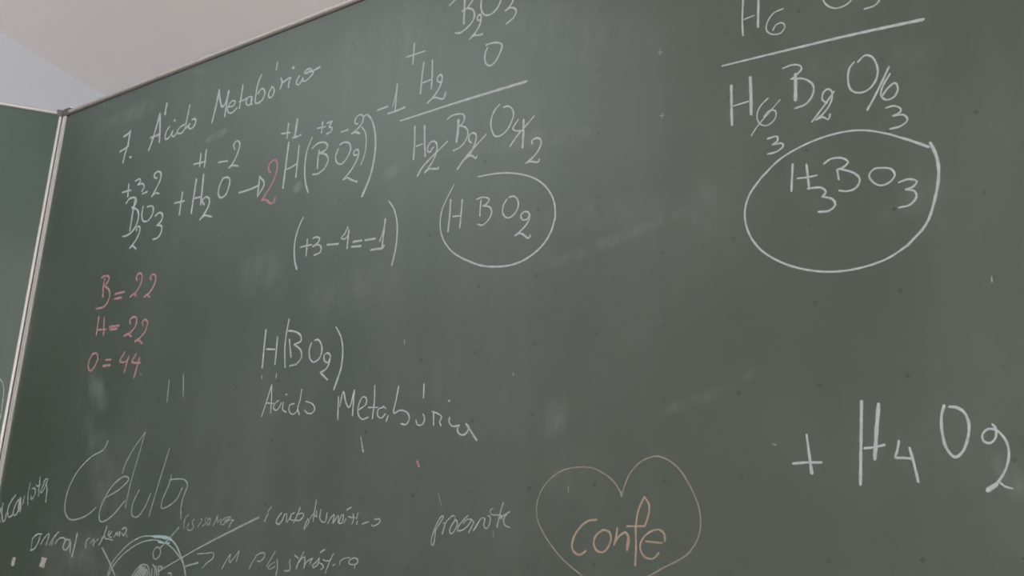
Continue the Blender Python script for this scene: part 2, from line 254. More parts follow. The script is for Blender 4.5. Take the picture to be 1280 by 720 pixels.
   ('subscript', None, [["w",2.49,2.47,[[353.0,-114.7],[341.8,-124.1],[337.2,-136.0],[340.8,-148.4],[350.1,-153.1],[361.2,-146.5],[362.4,-135.4],[353.6,-133.1],[346.6,-139.9]]]]),
   ('subscript', None, [["w",2.89,2.89,[[429.3,-142.0],[423.8,-136.3],[425.9,-126.1],[431.7,-123.0],[436.4,-128.5],[434.4,-141.9],[424.8,-154.7],[413.7,-161.5]]],["w",3.11,3.08,[[414.2,-161.7],[423.2,-160.1],[429.8,-165.2],[432.2,-158.6]]]]),
   ('subscript', None, [["w",3.08,3.07,[[508.3,-123.9],[498.9,-137.6],[495.7,-149.0],[501.1,-157.3],[510.7,-155.9],[516.2,-146.5],[513.3,-137.6],[504.6,-142.0],[497.5,-150.3]]]]),
   ('strike_mark', None, [["w",2.01,2.71,[[369.0,-121.4],[352.1,-137.0],[336.6,-151.7],[328.8,-162.0]]]]),
   ('strike_mark', None, [["w",2.99,3.01,[[439.0,-128.7],[425.3,-145.1],[409.0,-163.1]]]]),
   ('strike_mark', None, [["w",3.3,3.29,[[507.8,-114.1],[495.4,-136.6],[487.1,-150.8],[478.1,-164.7]]]]),
   ('corrected_number', None, [["w",3.1,3.08,[[350.3,-171.9],[363.3,-172.2],[363.1,-178.4],[356.7,-181.8]]],["w",3.08,3.08,[[356.7,-181.8],[369.1,-183.1],[370.1,-187.6],[360.3,-193.1],[350.0,-193.2]]]]),
   ('corrected_number', None, [["w",2.84,2.81,[[500.3,-167.9],[509.8,-167.7],[517.6,-173.8],[516.1,-178.0],[507.7,-180.6]]],["w",3.01,3.0,[[507.7,-180.6],[520.5,-182.6],[524.1,-190.1],[516.0,-196.0],[503.0,-196.7]]]]),
  ]),
 ('circled_formula', 'white chalk formula inside the large hand drawn loop at upper right',
  [["w",4.22,3.0,[[545.0,-230.6],[524.8,-217.2],[501.3,-203.1]]],["w",3.0,3.17,[[501.3,-203.1],[477.0,-192.3],[454.6,-187.3],[425.5,-187.3],[395.4,-192.8],[364.4,-204.8],[338.8,-224.8]]],["w",3.17,3.18,[[342.0,-221.4],[322.3,-245.5],[315.8,-269.8],[320.5,-296.2],[335.0,-320.7],[361.3,-342.3],[390.1,-356.2],[421.1,-364.4],[454.4,-365.6],[487.3,-359.6],[514.7,-345.9]]],["w",3.37,4.8,[[512.0,-347.4],[534.6,-325.2],[545.9,-298.6],[553.1,-268.1],[552.9,-245.9],[547.5,-226.1]]]],
  [
   ('letter', None, [["w",3.64,3.6,[[381.6,-215.2],[378.1,-251.0]]],["w",3.49,3.44,[[399.1,-219.3],[400.7,-252.7]]],["w",2.96,2.92,[[386.7,-235.5],[399.1,-236.7],[411.5,-236.9]]]]),
   ('letter', None, [["w",3.12,3.08,[[421.1,-223.4],[429.5,-219.1],[443.8,-221.2],[450.6,-228.1],[443.0,-234.1],[436.7,-234.8]]],["w",3.28,3.25,[[439.6,-234.2],[458.0,-245.2],[463.1,-254.0],[458.2,-263.6],[446.8,-265.8],[437.9,-262.9]]],["w",3.08,3.06,[[436.7,-234.8],[437.9,-248.4]]]]),
   ('letter', None, [["w",2.97,2.97,[[488.7,-244.5],[480.5,-244.2],[474.5,-250.5],[478.0,-260.3],[487.1,-266.9],[498.2,-264.8],[504.2,-257.1],[500.7,-248.8],[488.7,-244.5]]]]),
   ('subscript', None, [["w",3.34,3.29,[[399.2,-251.8],[415.8,-254.4],[421.3,-260.9],[416.6,-266.4]]],["w",3.29,3.27,[[416.6,-266.4],[429.3,-272.8],[431.7,-280.0],[424.2,-286.4],[410.7,-285.2]]]]),
   ('subscript', None, [["w",3.1,3.07,[[508.0,-267.6],[519.6,-266.0],[528.5,-270.9],[524.1,-276.4],[515.5,-278.1]]],["w",3.07,3.07,[[515.5,-278.1],[525.0,-282.5],[526.5,-290.2],[518.5,-298.2],[505.9,-299.1]]]]),
  ]),
 ('chalk_formula', 'white chalk plus sign and formula in heavy strokes at lower right',
  [],
  [
   ('letter', None, [["w",4.19,4.06,[[447.4,-524.2],[444.6,-559.4],[440.0,-617.6]]],["w",5.39,5.29,[[466.2,-529.3],[462.1,-556.4],[457.6,-590.3]]],["w",3.21,3.17,[[447.3,-577.5],[457.5,-577.1],[469.3,-575.4]]]]),
   ('letter', None, [["w",3.75,3.74,[[535.9,-537.4],[532.5,-547.2],[531.4,-566.2],[535.2,-585.3],[542.4,-593.7],[549.6,-589.4],[556.9,-574.4],[559.3,-557.9],[555.5,-546.0],[548.1,-540.1],[541.2,-539.0]]]]),
   ('subscript', None, [["w",3.49,3.43,[[485.3,-572.2],[482.3,-583.8],[480.2,-589.6],[489.1,-591.0],[497.2,-592.2]]],["w",3.62,3.55,[[496.1,-580.5],[499.0,-595.5],[502.4,-617.6]]]]),
   ('subscript', None, [["w",3.11,3.05,[[582.8,-561.5],[585.6,-566.3],[584.1,-576.4],[578.4,-581.3],[572.0,-578.2],[572.1,-571.0],[578.0,-566.1],[586.4,-568.4],[593.8,-579.2],[595.8,-591.5],[591.9,-607.4],[583.1,-620.9],[571.8,-629.9]]],["w",2.55,2.52,[[583.0,-621.3],[588.1,-626.7],[595.3,-629.4]]],["w",5.59,5.61,[[580.9,-624.4],[571.7,-629.7]]]]),
   ('plus_sign', None, [["w",2.82,4.6,[[381.7,-557.2],[383.4,-577.1],[385.5,-601.6]]],["w",3.57,3.49,[[364.0,-589.2],[381.7,-589.2],[397.4,-590.2]]]]),
  ]),
 ('chalk_heart', 'large tan chalk heart with a word inside it',
  [["t",2.46,2.36,[[139.5,-616.8],[137.1,-610.7],[127.3,-596.8],[111.7,-585.7],[98.5,-579.2],[77.1,-576.4],[52.7,-578.9],[33.6,-588.3],[18.8,-603.9],[12.4,-622.2],[13.5,-638.5],[20.3,-653.6],[36.0,-674.4],[55.4,-693.7],[82.1,-712.5],[108.0,-728.8],[130.7,-741.4]]],["t",2.35,2.88,[[138.9,-616.8],[144.0,-603.2],[150.3,-590.2],[162.9,-577.5],[178.0,-570.6],[190.4,-569.6],[207.4,-576.9],[221.7,-589.8],[235.6,-612.1],[244.5,-633.8],[246.9,-652.8],[242.6,-671.4],[230.7,-687.7],[217.8,-695.8],[198.8,-703.9],[179.6,-713.1],[157.8,-724.5],[130.7,-741.4]]]],
  [
   ('chalk_word', 'orange chalk word', [["o",3.46,3.44,[[103.2,-644.9],[91.5,-645.6],[78.5,-654.1],[69.4,-667.3],[67.8,-678.4],[73.2,-685.7],[80.4,-687.4],[88.1,-683.1]]],["o",3.21,3.21,[[113.7,-657.4],[103.4,-663.7],[99.7,-673.5],[103.7,-682.3],[112.7,-685.1],[120.3,-679.4],[124.8,-668.6],[121.4,-659.8],[112.4,-657.3]]],["o",3.38,3.37,[[133.5,-656.2],[132.1,-666.6],[128.9,-676.3]]],["o",3.16,5.61,[[130.4,-673.1],[137.9,-664.6],[145.4,-661.5],[149.1,-667.0],[147.4,-682.5]]],["o",3.18,3.25,[[158.6,-701.4],[159.8,-680.1],[159.8,-654.3],[163.3,-634.9],[171.5,-618.9]]],["o",3.25,3.2,[[171.5,-618.9],[178.2,-629.0],[177.6,-639.8],[172.6,-653.7]]],["o",2.94,2.89,[[147.4,-654.0],[172.6,-654.7]]],["o",3.08,3.03,[[173.8,-673.0],[195.5,-675.6]]],["o",3.03,3.03,[[199.1,-673.5],[198.7,-665.1],[192.1,-659.6],[179.9,-661.4],[167.7,-671.8],[165.7,-682.4],[172.5,-692.0],[183.4,-693.7],[191.1,-687.1]]]]),
  ]),
 ('chalk_formula', 'thin white chalk bracketed formula above the words at centre left',
  [],
  [
   ('letter', None, [["w",4.4,4.31,[[-543.2,-307.3],[-543.1,-335.6],[-542.2,-373.1]]],["w",3.99,3.93,[[-513.2,-324.3],[-512.7,-346.8],[-512.6,-371.0]]],["w",4.01,3.97,[[-536.3,-341.9],[-516.4,-344.9]]]]),
   ('letter', None, [["w",3.79,3.73,[[-489.1,-316.2],[-473.6,-319.5],[-459.2,-328.4],[-457.3,-337.7],[-472.2,-341.9]]],["w",3.73,3.7,[[-472.2,-341.9],[-455.1,-354.3],[-452.6,-366.3],[-462.7,-376.0],[-477.3,-377.5]]],["w",3.76,3.71,[[-484.6,-331.7],[-480.3,-348.3],[-476.6,-363.0]]]]),
   ('letter', None, [["w",3.65,3.64,[[-432.7,-344.5],[-436.1,-356.2],[-431.4,-372.4],[-422.1,-377.6],[-411.6,-372.3],[-407.6,-358.5],[-413.5,-344.5],[-420.4,-340.0],[-425.8,-341.0]]]]),
   ('subscript', None, [["w",3.54,3.55,[[-388.5,-376.3],[-391.6,-381.8],[-399.9,-377.8],[-401.6,-368.8],[-395.1,-365.5],[-388.3,-370.4],[-388.6,-381.0],[-393.6,-391.1],[-406.4,-396.7]]],["w",3.86,3.81,[[-406.4,-396.7],[-389.1,-410.4]]]]),
   ('bracket', None, [["w",3.64,3.55,[[-490.2,-296.1],[-493.0,-319.5],[-493.2,-346.7],[-488.0,-378.7]]]]),
   ('bracket', None, [["w",2.81,4.51,[[-381.2,-324.1],[-368.1,-343.1],[-361.9,-365.3],[-362.4,-393.4],[-368.0,-411.4],[-373.8,-427.1]]]]),
  ]),
 ('chalk_name', 'thin white chalk words Ácido Metabórico sloping down at centre left',
  [],
  [
   ('chalk_word', None, [["w",2.9,2.92,[[-530.8,-456.7],[-522.8,-431.4],[-514.9,-405.5]]],["w",2.92,2.87,[[-514.9,-405.5],[-512.0,-430.0],[-510.6,-453.0]]],["w",2.75,2.72,[[-524.0,-434.9],[-506.2,-437.3]]],["w",2.6,2.59,[[-506.5,-387.4],[-506.5,-394.2]]],["w",2.71,2.7,[[-495.1,-433.6],[-503.4,-438.5],[-505.1,-445.1],[-498.4,-449.7],[-491.0,-444.0],[-488.5,-438.3]]],["w",2.69,2.66,[[-483.6,-438.0],[-483.6,-449.4],[-474.7,-455.0]]],["w",3.49,3.48,[[-479.2,-425.1],[-477.1,-425.7]]],["w",2.81,2.79,[[-458.6,-442.2],[-468.1,-443.7],[-468.4,-453.1],[-459.4,-459.8],[-450.5,-454.8],[-449.1,-447.8]]],["w",2.97,2.93,[[-444.4,-420.4],[-446.2,-438.7],[-449.5,-450.2],[-444.8,-461.1]]],["w",2.77,2.77,[[-432.1,-441.4],[-418.2,-446.0],[-411.4,-454.8],[-416.2,-461.3],[-427.4,-460.3],[-433.5,-455.1]]]]),
   ('chalk_word', None, [["w",3.13,3.09,[[-362.3,-440.4],[-361.4,-457.3],[-359.8,-476.6]]],["w",3.11,3.09,[[-358.1,-455.5],[-352.9,-432.8],[-345.7,-451.0],[-338.1,-459.4],[-330.1,-433.3]]],["w",3.38,3.34,[[-330.1,-433.3],[-329.9,-472.8]]],["w",2.89,2.85,[[-318.1,-465.0],[-304.0,-457.5],[-304.3,-447.8],[-311.2,-445.4],[-318.4,-456.1],[-318.4,-471.3],[-309.2,-480.2],[-297.3,-478.2]]],["w",2.74,2.69,[[-288.7,-429.9],[-287.3,-454.0],[-288.6,-480.9]]],["w",2.72,2.69,[[-297.9,-463.1],[-279.8,-464.7]]],["w",2.68,2.66,[[-269.4,-465.7],[-277.9,-467.4],[-278.6,-477.3],[-270.1,-481.8],[-263.6,-476.1]]],["w",2.54,2.53,[[-269.2,-463.7],[-262.4,-468.1]]],["w",2.65,2.65,[[-257.6,-479.1],[-260.6,-487.5]]],["w",3.09,3.01,[[-240.8,-436.0],[-243.8,-455.6],[-246.7,-476.4],[-234.4,-473.1],[-219.9,-478.7],[-216.1,-487.6],[-221.6,-495.6],[-231.1,-493.6]]],["w",3.14,3.12,[[-192.1,-437.4],[-191.4,-458.2]]],["w",2.69,2.7,[[-190.4,-482.6],[-186.8,-490.1],[-190.8,-498.2],[-199.9,-497.9],[-202.9,-491.1]]],["w",2.8,2.78,[[-171.0,-480.7],[-169.5,-501.1]]],["w",2.67,2.63,[[-174.0,-480.4],[-161.7,-485.1],[-155.4,-490.4],[-158.8,-496.0],[-156.0,-502.7]]],["w",3.96,3.96,[[-144.6,-466.8],[-142.7,-467.7]]],["w",2.87,2.84,[[-141.1,-492.3],[-141.6,-498.7],[-135.3,-505.1],[-122.8,-504.9]]],["w",3.09,3.06,[[-122.9,-504.4],[-126.2,-510.5],[-121.4,-517.8],[-112.8,-519.0],[-106.8,-513.2],[-106.4,-506.3]]],["w",3.33,3.27,[[-110.8,-503.6],[-100.1,-517.2],[-90.9,-528.7]]]]),
  ]),
 ('chalk_count', 'pink chalk count of boron, twenty two',
  [],
  [
   ('letter', None, [["p",5.72,5.65,[[-1031.5,-134.2],[-1020.5,-132.2],[-1007.9,-137.2],[-1009.5,-146.1],[-1016.9,-154.9]]],["p",5.66,5.63,[[-1017.1,-154.1],[-1000.4,-165.8],[-996.3,-180.0],[-1006.6,-196.9],[-1033.2,-199.2]]],["p",5.25,5.19,[[-1020.8,-138.9],[-1021.7,-153.3],[-1017.8,-176.7]]]]),
   ('equals_sign', None, [["p",5.96,5.89,[[-978.5,-176.6],[-951.5,-176.7]]],["p",5.95,5.89,[[-979.9,-186.6],[-957.6,-187.1]]]]),
   ('digit', None, [["p",5.0,4.99,[[-916.9,-158.6],[-920.7,-152.3],[-914.6,-144.8],[-904.7,-148.9],[-902.5,-164.2],[-912.5,-180.7],[-930.2,-190.1]]],["p",5.4,5.36,[[-930.3,-189.6],[-921.7,-185.3],[-912.0,-191.2]]]]),
   ('digit', None, [["p",4.9,4.89,[[-874.0,-164.8],[-877.8,-158.1],[-871.0,-154.0],[-861.9,-158.7],[-861.2,-172.8],[-872.3,-189.0],[-887.1,-196.6]]],["p",5.3,5.26,[[-887.2,-196.2],[-880.2,-192.9],[-871.2,-199.4]]]]),
  ]),
 ('chalk_count', 'pink chalk count of hydrogen, twenty two',
  [],
  [
   ('letter', None, [["p",5.35,5.3,[[-1020.4,-217.4],[-1019.1,-255.3]]],["p",5.31,5.24,[[-1002.6,-221.1],[-996.2,-257.1]]],["p",5.1,5.04,[[-1020.1,-243.8],[-990.0,-247.0]]]]),
   ('equals_sign', None, [["p",6.06,5.99,[[-979.9,-243.2],[-952.1,-244.2]]],["p",5.84,5.79,[[-978.6,-248.6],[-956.8,-250.3]]]]),
   ('digit', None, [["p",5.09,5.09,[[-917.7,-244.9],[-920.6,-237.4],[-911.0,-232.8],[-900.5,-237.0],[-900.7,-252.0],[-914.6,-263.8],[-930.4,-267.6]]],["p",5.7,5.64,[[-930.5,-267.2],[-920.3,-265.0],[-908.8,-271.2]]]]),
   ('digit', None, [["p",4.99,4.99,[[-877.9,-254.3],[-881.9,-246.7],[-875.2,-242.9],[-866.3,-248.8],[-867.6,-264.2],[-879.5,-276.2],[-893.7,-283.3]]],["p",5.79,5.73,[[-893.9,-282.5],[-884.1,-281.8],[-873.8,-288.9]]]]),
  ]),
 ('chalk_count', 'pink chalk count of oxygen, forty four',
  [],
  [
   ('letter', None, [["p",5.04,5.04,[[-1020.9,-290.8],[-1029.3,-306.9],[-1028.1,-319.0],[-1018.2,-326.0],[-1007.9,-317.3],[-1002.4,-302.1],[-1009.9,-292.1],[-1021.8,-291.9]]]]),
   ('equals_sign', None, [["p",5.95,5.91,[[-976.1,-309.2],[-960.7,-310.2]]],["p",5.94,5.89,[[-980.7,-320.4],[-961.2,-320.7]]]]),
   ('digit', None, [["p",4.82,4.77,[[-921.1,-300.1],[-932.2,-316.2],[-918.2,-320.2],[-907.0,-315.3]]],["p",4.98,4.95,[[-907.5,-310.2],[-913.7,-339.5]]]]),
   ('digit', None, [["p",4.93,4.88,[[-885.7,-308.2],[-895.5,-321.7],[-871.1,-327.2]]],["p",4.9,4.87,[[-874.5,-317.2],[-882.5,-353.6]]],["p",3.48,3.48,[[-864.6,-348.7],[-862.1,-349.8]]]]),
  ]),
 ('chalk_heading', 'large thin pale chalk word Célula at lower left',
  [["v",3.22,3.13,[[-931.6,-467.8],[-939.9,-482.0],[-978.1,-496.0],[-1013.4,-523.6],[-1031.3,-559.7],[-1029.5,-589.1],[-1012.7,-606.1],[-985.4,-607.0],[-954.8,-599.1],[-937.0,-588.4]]],["v",3.1,3.02,[[-909.5,-570.7],[-875.5,-558.1],[-854.0,-541.5],[-863.6,-536.3],[-889.9,-544.9],[-912.9,-568.7],[-924.5,-596.7],[-919.3,-612.7],[-904.9,-613.2],[-882.1,-601.8],[-856.3,-580.0]]],["v",2.43,2.37,[[-826.2,-459.3],[-837.1,-505.2],[-848.4,-554.1],[-852.4,-592.4]]],["v",2.67,2.63,[[-820.5,-562.5],[-832.7,-586.2],[-831.2,-605.3],[-816.6,-609.3],[-800.6,-596.1],[-787.6,-569.2]]],["v",2.49,2.44,[[-753.7,-493.8],[-763.7,-530.8],[-775.7,-574.9],[-784.1,-610.4]]],["v",2.59,2.53,[[-738.9,-540.8],[-741.4,-554.4],[-754.8,-586.1],[-753.7,-596.3],[-739.8,-595.1],[-716.5,-582.7],[-706.2,-564.6]]],["v",2.74,2.64,[[-741.4,-549.2],[-731.1,-548.4],[-702.1,-551.3],[-693.8,-560.2],[-701.3,-581.6],[-702.8,-599.9],[-699.5,-616.6]]]],
  [
   ('accent_mark', None, [["v",2.44,2.43,[[-874.8,-529.6],[-871.2,-515.5],[-854.6,-489.7],[-826.2,-459.3]]]]),
  ]),
 ('chalk_caption', 'faint pale chalk word at the far lower left edge',
  [["f",4.7,4.66,[[-1240.9,-578.2],[-1241.4,-591.7],[-1234.3,-605.4]]],["f",4.28,4.22,[[-1236.2,-567.9],[-1235.4,-583.0],[-1223.3,-604.3],[-1218.0,-598.5],[-1219.2,-588.0]]],["f",4.22,4.18,[[-1197.1,-553.8],[-1208.2,-564.6],[-1215.0,-576.3],[-1213.9,-588.2],[-1206.2,-596.2],[-1196.9,-592.6]]],["f",4.19,4.17,[[-1186.7,-564.7],[-1193.9,-577.1],[-1194.9,-588.9],[-1188.8,-593.6],[-1181.4,-587.9],[-1178.2,-567.3]]],["f",6.27,6.23,[[-1178.4,-561.4],[-1180.3,-574.7],[-1178.4,-585.1]]],["f",5.24,5.18,[[-1184.9,-564.1],[-1175.7,-570.4],[-1172.3,-586.8]]],["f",2.91,2.9,[[-1166.2,-557.5],[-1167.9,-564.8],[-1167.7,-573.7]]],["f",2.5,2.49,[[-1154.8,-531.2],[-1156.3,-552.0]]],["f",2.9,2.88,[[-1156.2,-554.9],[-1150.5,-575.9]]],["f",3.52,3.51,[[-1145.6,-545.1],[-1141.0,-543.5],[-1135.3,-545.6],[-1133.5,-554.5],[-1139.3,-563.8],[-1143.3,-564.1],[-1145.0,-558.4]]],["f",3.3,3.27,[[-1125.7,-522.4],[-1124.3,-540.2],[-1121.4,-558.8]]],["f",3.1,3.08,[[-1135.2,-537.4],[-1127.9,-540.8],[-1121.3,-537.4]]],["f",3.27,3.26,[[-1109.3,-535.8],[-1115.8,-548.0],[-1116.8,-553.1],[-1109.8,-551.2],[-1101.9,-535.5]]],["f",3.48,3.42,[[-1111.2,-533.5],[-1106.5,-527.8],[-1098.7,-529.0],[-1102.4,-535.4],[-1097.0,-547.4],[-1094.0,-571.6]]]],
  [
  ]),
 ('chalk_caption', 'faint pale chalk words animal citoplasma under the large word',
  [["f",3.76,3.79,[[-1089.9,-631.5],[-1104.1,-631.1],[-1117.3,-639.0]]],["f",2.39,2.38,[[-1116.9,-638.6],[-1116.4,-648.8],[-1116.1,-659.4]]],["f",3.56,3.57,[[-1093.8,-635.5],[-1096.7,-646.8],[-1106.1,-657.9],[-1116.5,-661.0]]],["f",3.34,3.31,[[-1087.5,-649.4],[-1077.2,-636.7],[-1066.2,-631.3],[-1067.4,-641.8],[-1070.2,-651.4]]],["f",3.3,3.29,[[-1059.1,-651.6],[-1053.5,-642.1],[-1038.0,-628.8]]],["f",2.9,2.9,[[-1052.9,-652.1],[-1049.9,-645.4]]],["f",3.08,3.04,[[-1043.1,-649.9],[-1033.3,-641.0],[-1021.5,-639.7],[-1014.1,-642.2],[-1018.0,-657.2]]],["f",3.41,3.38,[[-998.7,-644.6],[-1009.8,-643.1],[-1014.8,-649.4],[-1016.7,-657.2],[-1009.5,-661.8],[-1000.5,-657.6],[-996.8,-646.6],[-992.6,-667.1]]],["f",4.14,4.11,[[-980.6,-632.8],[-981.7,-648.5],[-985.6,-673.5]]]],
  [
   ('chalk_word', None, [["f",2.77,2.76,[[-941.7,-641.6],[-949.6,-646.1],[-950.6,-655.4],[-948.6,-660.1]]],["f",2.39,2.39,[[-931.0,-645.0],[-937.2,-651.0]]],["f",2.57,2.56,[[-927.8,-643.5],[-927.6,-656.7]]],["f",2.56,2.55,[[-924.7,-649.8],[-916.0,-643.8]]],["f",3.27,3.27,[[-896.6,-622.6],[-902.2,-641.0],[-911.5,-654.7]]],["f",2.73,2.71,[[-907.8,-644.0],[-900.0,-639.5],[-896.7,-642.7]]],["f",2.89,2.88,[[-888.2,-631.4],[-890.8,-638.2],[-883.1,-636.9]]],["f",2.71,2.68,[[-895.0,-644.7],[-884.8,-645.3],[-875.5,-647.5]]],["f",2.7,2.69,[[-880.3,-632.6],[-887.2,-640.6],[-879.3,-642.3]]],["f",2.68,2.67,[[-871.9,-641.8],[-865.2,-633.5],[-864.3,-640.4],[-857.5,-632.7],[-857.3,-640.9]]],["f",3.03,3.02,[[-852.0,-628.5],[-843.4,-626.5],[-840.5,-631.9],[-845.8,-640.6],[-851.0,-636.2]]],["f",2.64,2.64,[[-836.7,-639.9],[-836.4,-643.4]]]]),
  ]),
 ('cell_drawing', 'pale chalk drawing of a round cell with a double outline',
  [["c",2.24,2.73,[[-670.4,-709.4],[-663.4,-724.9],[-670.9,-747.8],[-699.5,-765.9],[-750.9,-775.5],[-807.7,-768.5],[-851.1,-751.6],[-873.4,-728.8],[-875.0,-708.3],[-866.8,-686.4],[-848.5,-668.8],[-829.3,-655.4],[-809.2,-646.9],[-788.4,-642.6],[-766.8,-642.9]]],["c",3.67,3.83,[[-723.5,-648.3],[-712.1,-653.2],[-699.9,-662.8],[-687.7,-678.1],[-676.5,-693.9],[-669.2,-710.7]]],["c",2.81,2.6,[[-872.8,-708.3],[-864.8,-694.7],[-857.7,-686.5],[-840.8,-673.0],[-821.1,-662.4],[-798.9,-654.0],[-778.1,-650.4],[-756.7,-650.2],[-736.9,-654.0],[-718.9,-660.4],[-702.5,-670.0],[-689.2,-680.7]]],["b",3.41,5.65,[[-768.9,-643.1],[-745.3,-644.0],[-728.0,-646.4],[-717.8,-650.4]]],["b",2.72,3.68,[[-764.2,-644.9],[-744.9,-645.9],[-729.7,-648.4]]],["b",3.03,2.99,[[-749.7,-653.3],[-736.6,-655.3],[-720.9,-655.7]]]],
  [
   ('organelle_ring', None, [["c",2.53,2.53,[[-752.2,-661.7],[-758.6,-666.3],[-759.4,-674.3],[-755.6,-680.4],[-749.1,-681.2],[-741.8,-676.0],[-740.9,-668.0],[-745.5,-663.2],[-753.2,-661.7]]]]),
   ('nucleus', None, [["c",2.73,2.66,[[-808.1,-710.0],[-797.8,-698.0],[-784.4,-690.1],[-771.3,-691.6],[-763.3,-701.0],[-758.3,-716.9]]],["c",3.74,3.73,[[-801.6,-710.1],[-786.0,-692.8]]],["c",3.73,3.72,[[-795.1,-710.1],[-781.4,-694.1]]],["c",4.05,4.05,[[-788.3,-711.5],[-777.1,-694.2]]],["c",4.04,4.04,[[-781.7,-712.2],[-773.6,-698.2]]],["c",3.69,3.7,[[-774.2,-712.2],[-770.9,-698.2]]],["c",3.34,3.35,[[-768.3,-712.9],[-767.1,-700.9]]],["c",3.01,2.99,[[-757.5,-696.4],[-755.5,-710.3]]],["c",3.01,2.98,[[-756.6,-690.4],[-750.1,-696.4],[-748.6,-710.3]]],["c",3.0,2.97,[[-747.6,-693.1],[-741.5,-710.4]]],["c",2.99,2.97,[[-741.5,-692.6],[-738.0,-709.1]]],["c",2.65,2.65,[[-738.2,-693.2],[-730.6,-694.6],[-734.3,-696.6]]],["c",2.61,2.6,[[-713.9,-705.3],[-706.8,-704.7],[-705.1,-708.0],[-708.7,-710.5]]]]),
   ('leader_line', None, [["c",3.02,2.99,[[-744.2,-664.6],[-723.5,-648.3],[-701.2,-630.2]]]]),
   ('leader_line', None, [["c",2.15,4.1,[[-738.6,-701.2],[-643.1,-664.3],[-553.4,-633.8],[-512.3,-620.6]]]]),
   ('leader_line', None, [["c",3.37,3.33,[[-673.1,-694.1],[-658.8,-691.5],[-643.4,-688.7]]]]),
   ('leader_line', None, [["c",3.61,3.48,[[-900.8,-660.3],[-877.0,-682.7],[-853.8,-707.7]]]]),
  ]),
 ('chalk_caption', 'tiny pale chalk word lisosomas by the cell drawing',
  [["v",2.18,2.17,[[-682.1,-610.8],[-687.9,-614.5],[-690.0,-623.1],[-688.4,-633.6]]],["v",2.03,2.02,[[-678.4,-624.7],[-680.4,-633.8],[-670.7,-636.0],[-665.0,-631.2],[-670.5,-621.9],[-664.7,-618.4]]],["v",1.86,1.86,[[-650.0,-617.7],[-646.0,-619.0],[-648.7,-624.4],[-654.9,-630.9]]],["v",1.85,1.85,[[-635.5,-616.6],[-638.8,-620.5],[-635.9,-626.0],[-644.9,-630.3]]],["v",2.13,2.12,[[-631.4,-618.9],[-632.5,-628.0],[-627.9,-628.1],[-625.4,-619.7],[-630.6,-618.3]]],["v",2.1,2.11,[[-617.5,-630.2],[-612.7,-622.0],[-608.8,-613.6]]],["v",2.1,2.09,[[-609.0,-617.3],[-607.5,-625.7],[-600.6,-619.4]]],["v",2.09,2.08,[[-591.7,-619.1],[-599.6,-624.8],[-598.9,-629.0],[-591.9,-628.4],[-587.8,-621.0]]],["v",2.08,2.07,[[-590.0,-618.5],[-576.8,-617.8],[-589.8,-625.1],[-583.5,-625.3]]],["v",2.08,2.06,[[-591.0,-623.3],[-569.8,-622.8],[-575.3,-626.8],[-579.2,-635.0]]]],
  [
  ]),
 ('chalk_caption', 'faint chalk words at the upper end of the long leader line',
  [["f",2.56,2.56,[[-497.9,-627.0],[-495.1,-620.1],[-492.1,-615.0]]],["f",2.56,2.56,[[-492.6,-611.5],[-486.0,-605.2]]],["f",2.82,2.81,[[-462.2,-615.2],[-469.8,-622.7],[-472.5,-629.5],[-467.1,-632.6],[-460.4,-628.2],[-455.7,-618.0]]],["f",2.22,2.2,[[-455.7,-618.0],[-450.9,-617.3],[-449.8,-630.3],[-440.6,-621.1]]],["f",2.34,2.31,[[-434.0,-616.2],[-440.9,-618.6],[-442.4,-625.4],[-431.2,-627.8],[-419.2,-627.9]]],["f",2.33,2.33,[[-423.0,-608.1],[-427.4,-619.9],[-434.3,-631.6]]],["f",2.33,2.32,[[-428.8,-619.0],[-416.2,-617.7],[-414.0,-622.1],[-421.5,-628.1]]],["f",2.44,2.44,[[-403.8,-626.7],[-408.4,-633.3],[-410.2,-641.7]]],["f",2.16,2.15,[[-405.1,-625.8],[-401.0,-630.1],[-407.7,-639.2]]],["f",2.3,2.28,[[-389.7,-598.4],[-391.4,-612.7],[-392.7,-630.4]]],["f",2.15,2.14,[[-399.8,-626.8],[-395.2,-620.2],[-389.0,-623.0]]],["f",2.14,2.14,[[-387.7,-614.6],[-385.9,-624.7]]],["f",2.14,2.12,[[-378.5,-613.2],[-379.2,-626.7],[-371.4,-632.8],[-367.0,-631.2],[-365.0,-618.8]]],["f",2.24,2.22,[[-362.0,-634.7],[-356.1,-625.8],[-350.2,-621.8],[-351.6,-635.1],[-342.0,-623.3],[-340.7,-634.9]]],["f",2.22,2.22,[[-334.8,-622.4],[-339.1,-634.6],[-332.7,-634.8],[-331.4,-622.5]]],["f",1.93,1.93,[[-328.9,-635.0],[-326.6,-629.3]]],["f",2.77,2.76,[[-325.4,-616.1],[-316.8,-612.0]]],["f",2.06,2.05,[[-312.3,-622.4],[-310.5,-629.0],[-313.0,-637.1]]],["f",2.2,2.19,[[-320.9,-626.2],[-308.4,-628.2]]],["f",2.18,2.18,[[-302.5,-621.1],[-304.9,-629.2]]],["f",2.18,2.18,[[-302.3,-633.3],[-304.0,-637.7]]],["f",2.7,2.69,[[-291.9,-637.4],[-281.2,-634.8]]],["f",2.41,2.41,[[-269.0,-631.5],[-258.8,-631.9],[-259.4,-636.7],[-273.0,-641.2],[-274.3,-639.1]]]],
  [
  ]),
 ('chalk_caption', 'faint chalk words M Plasmática along the bottom',
  [],
  [
   ('arrow_head', None, [["v",2.11,2.08,[[-647.3,-674.6],[-625.6,-674.1],[-608.5,-674.0],[-608.2,-680.9],[-622.7,-690.1],[-631.3,-697.1]]]]),
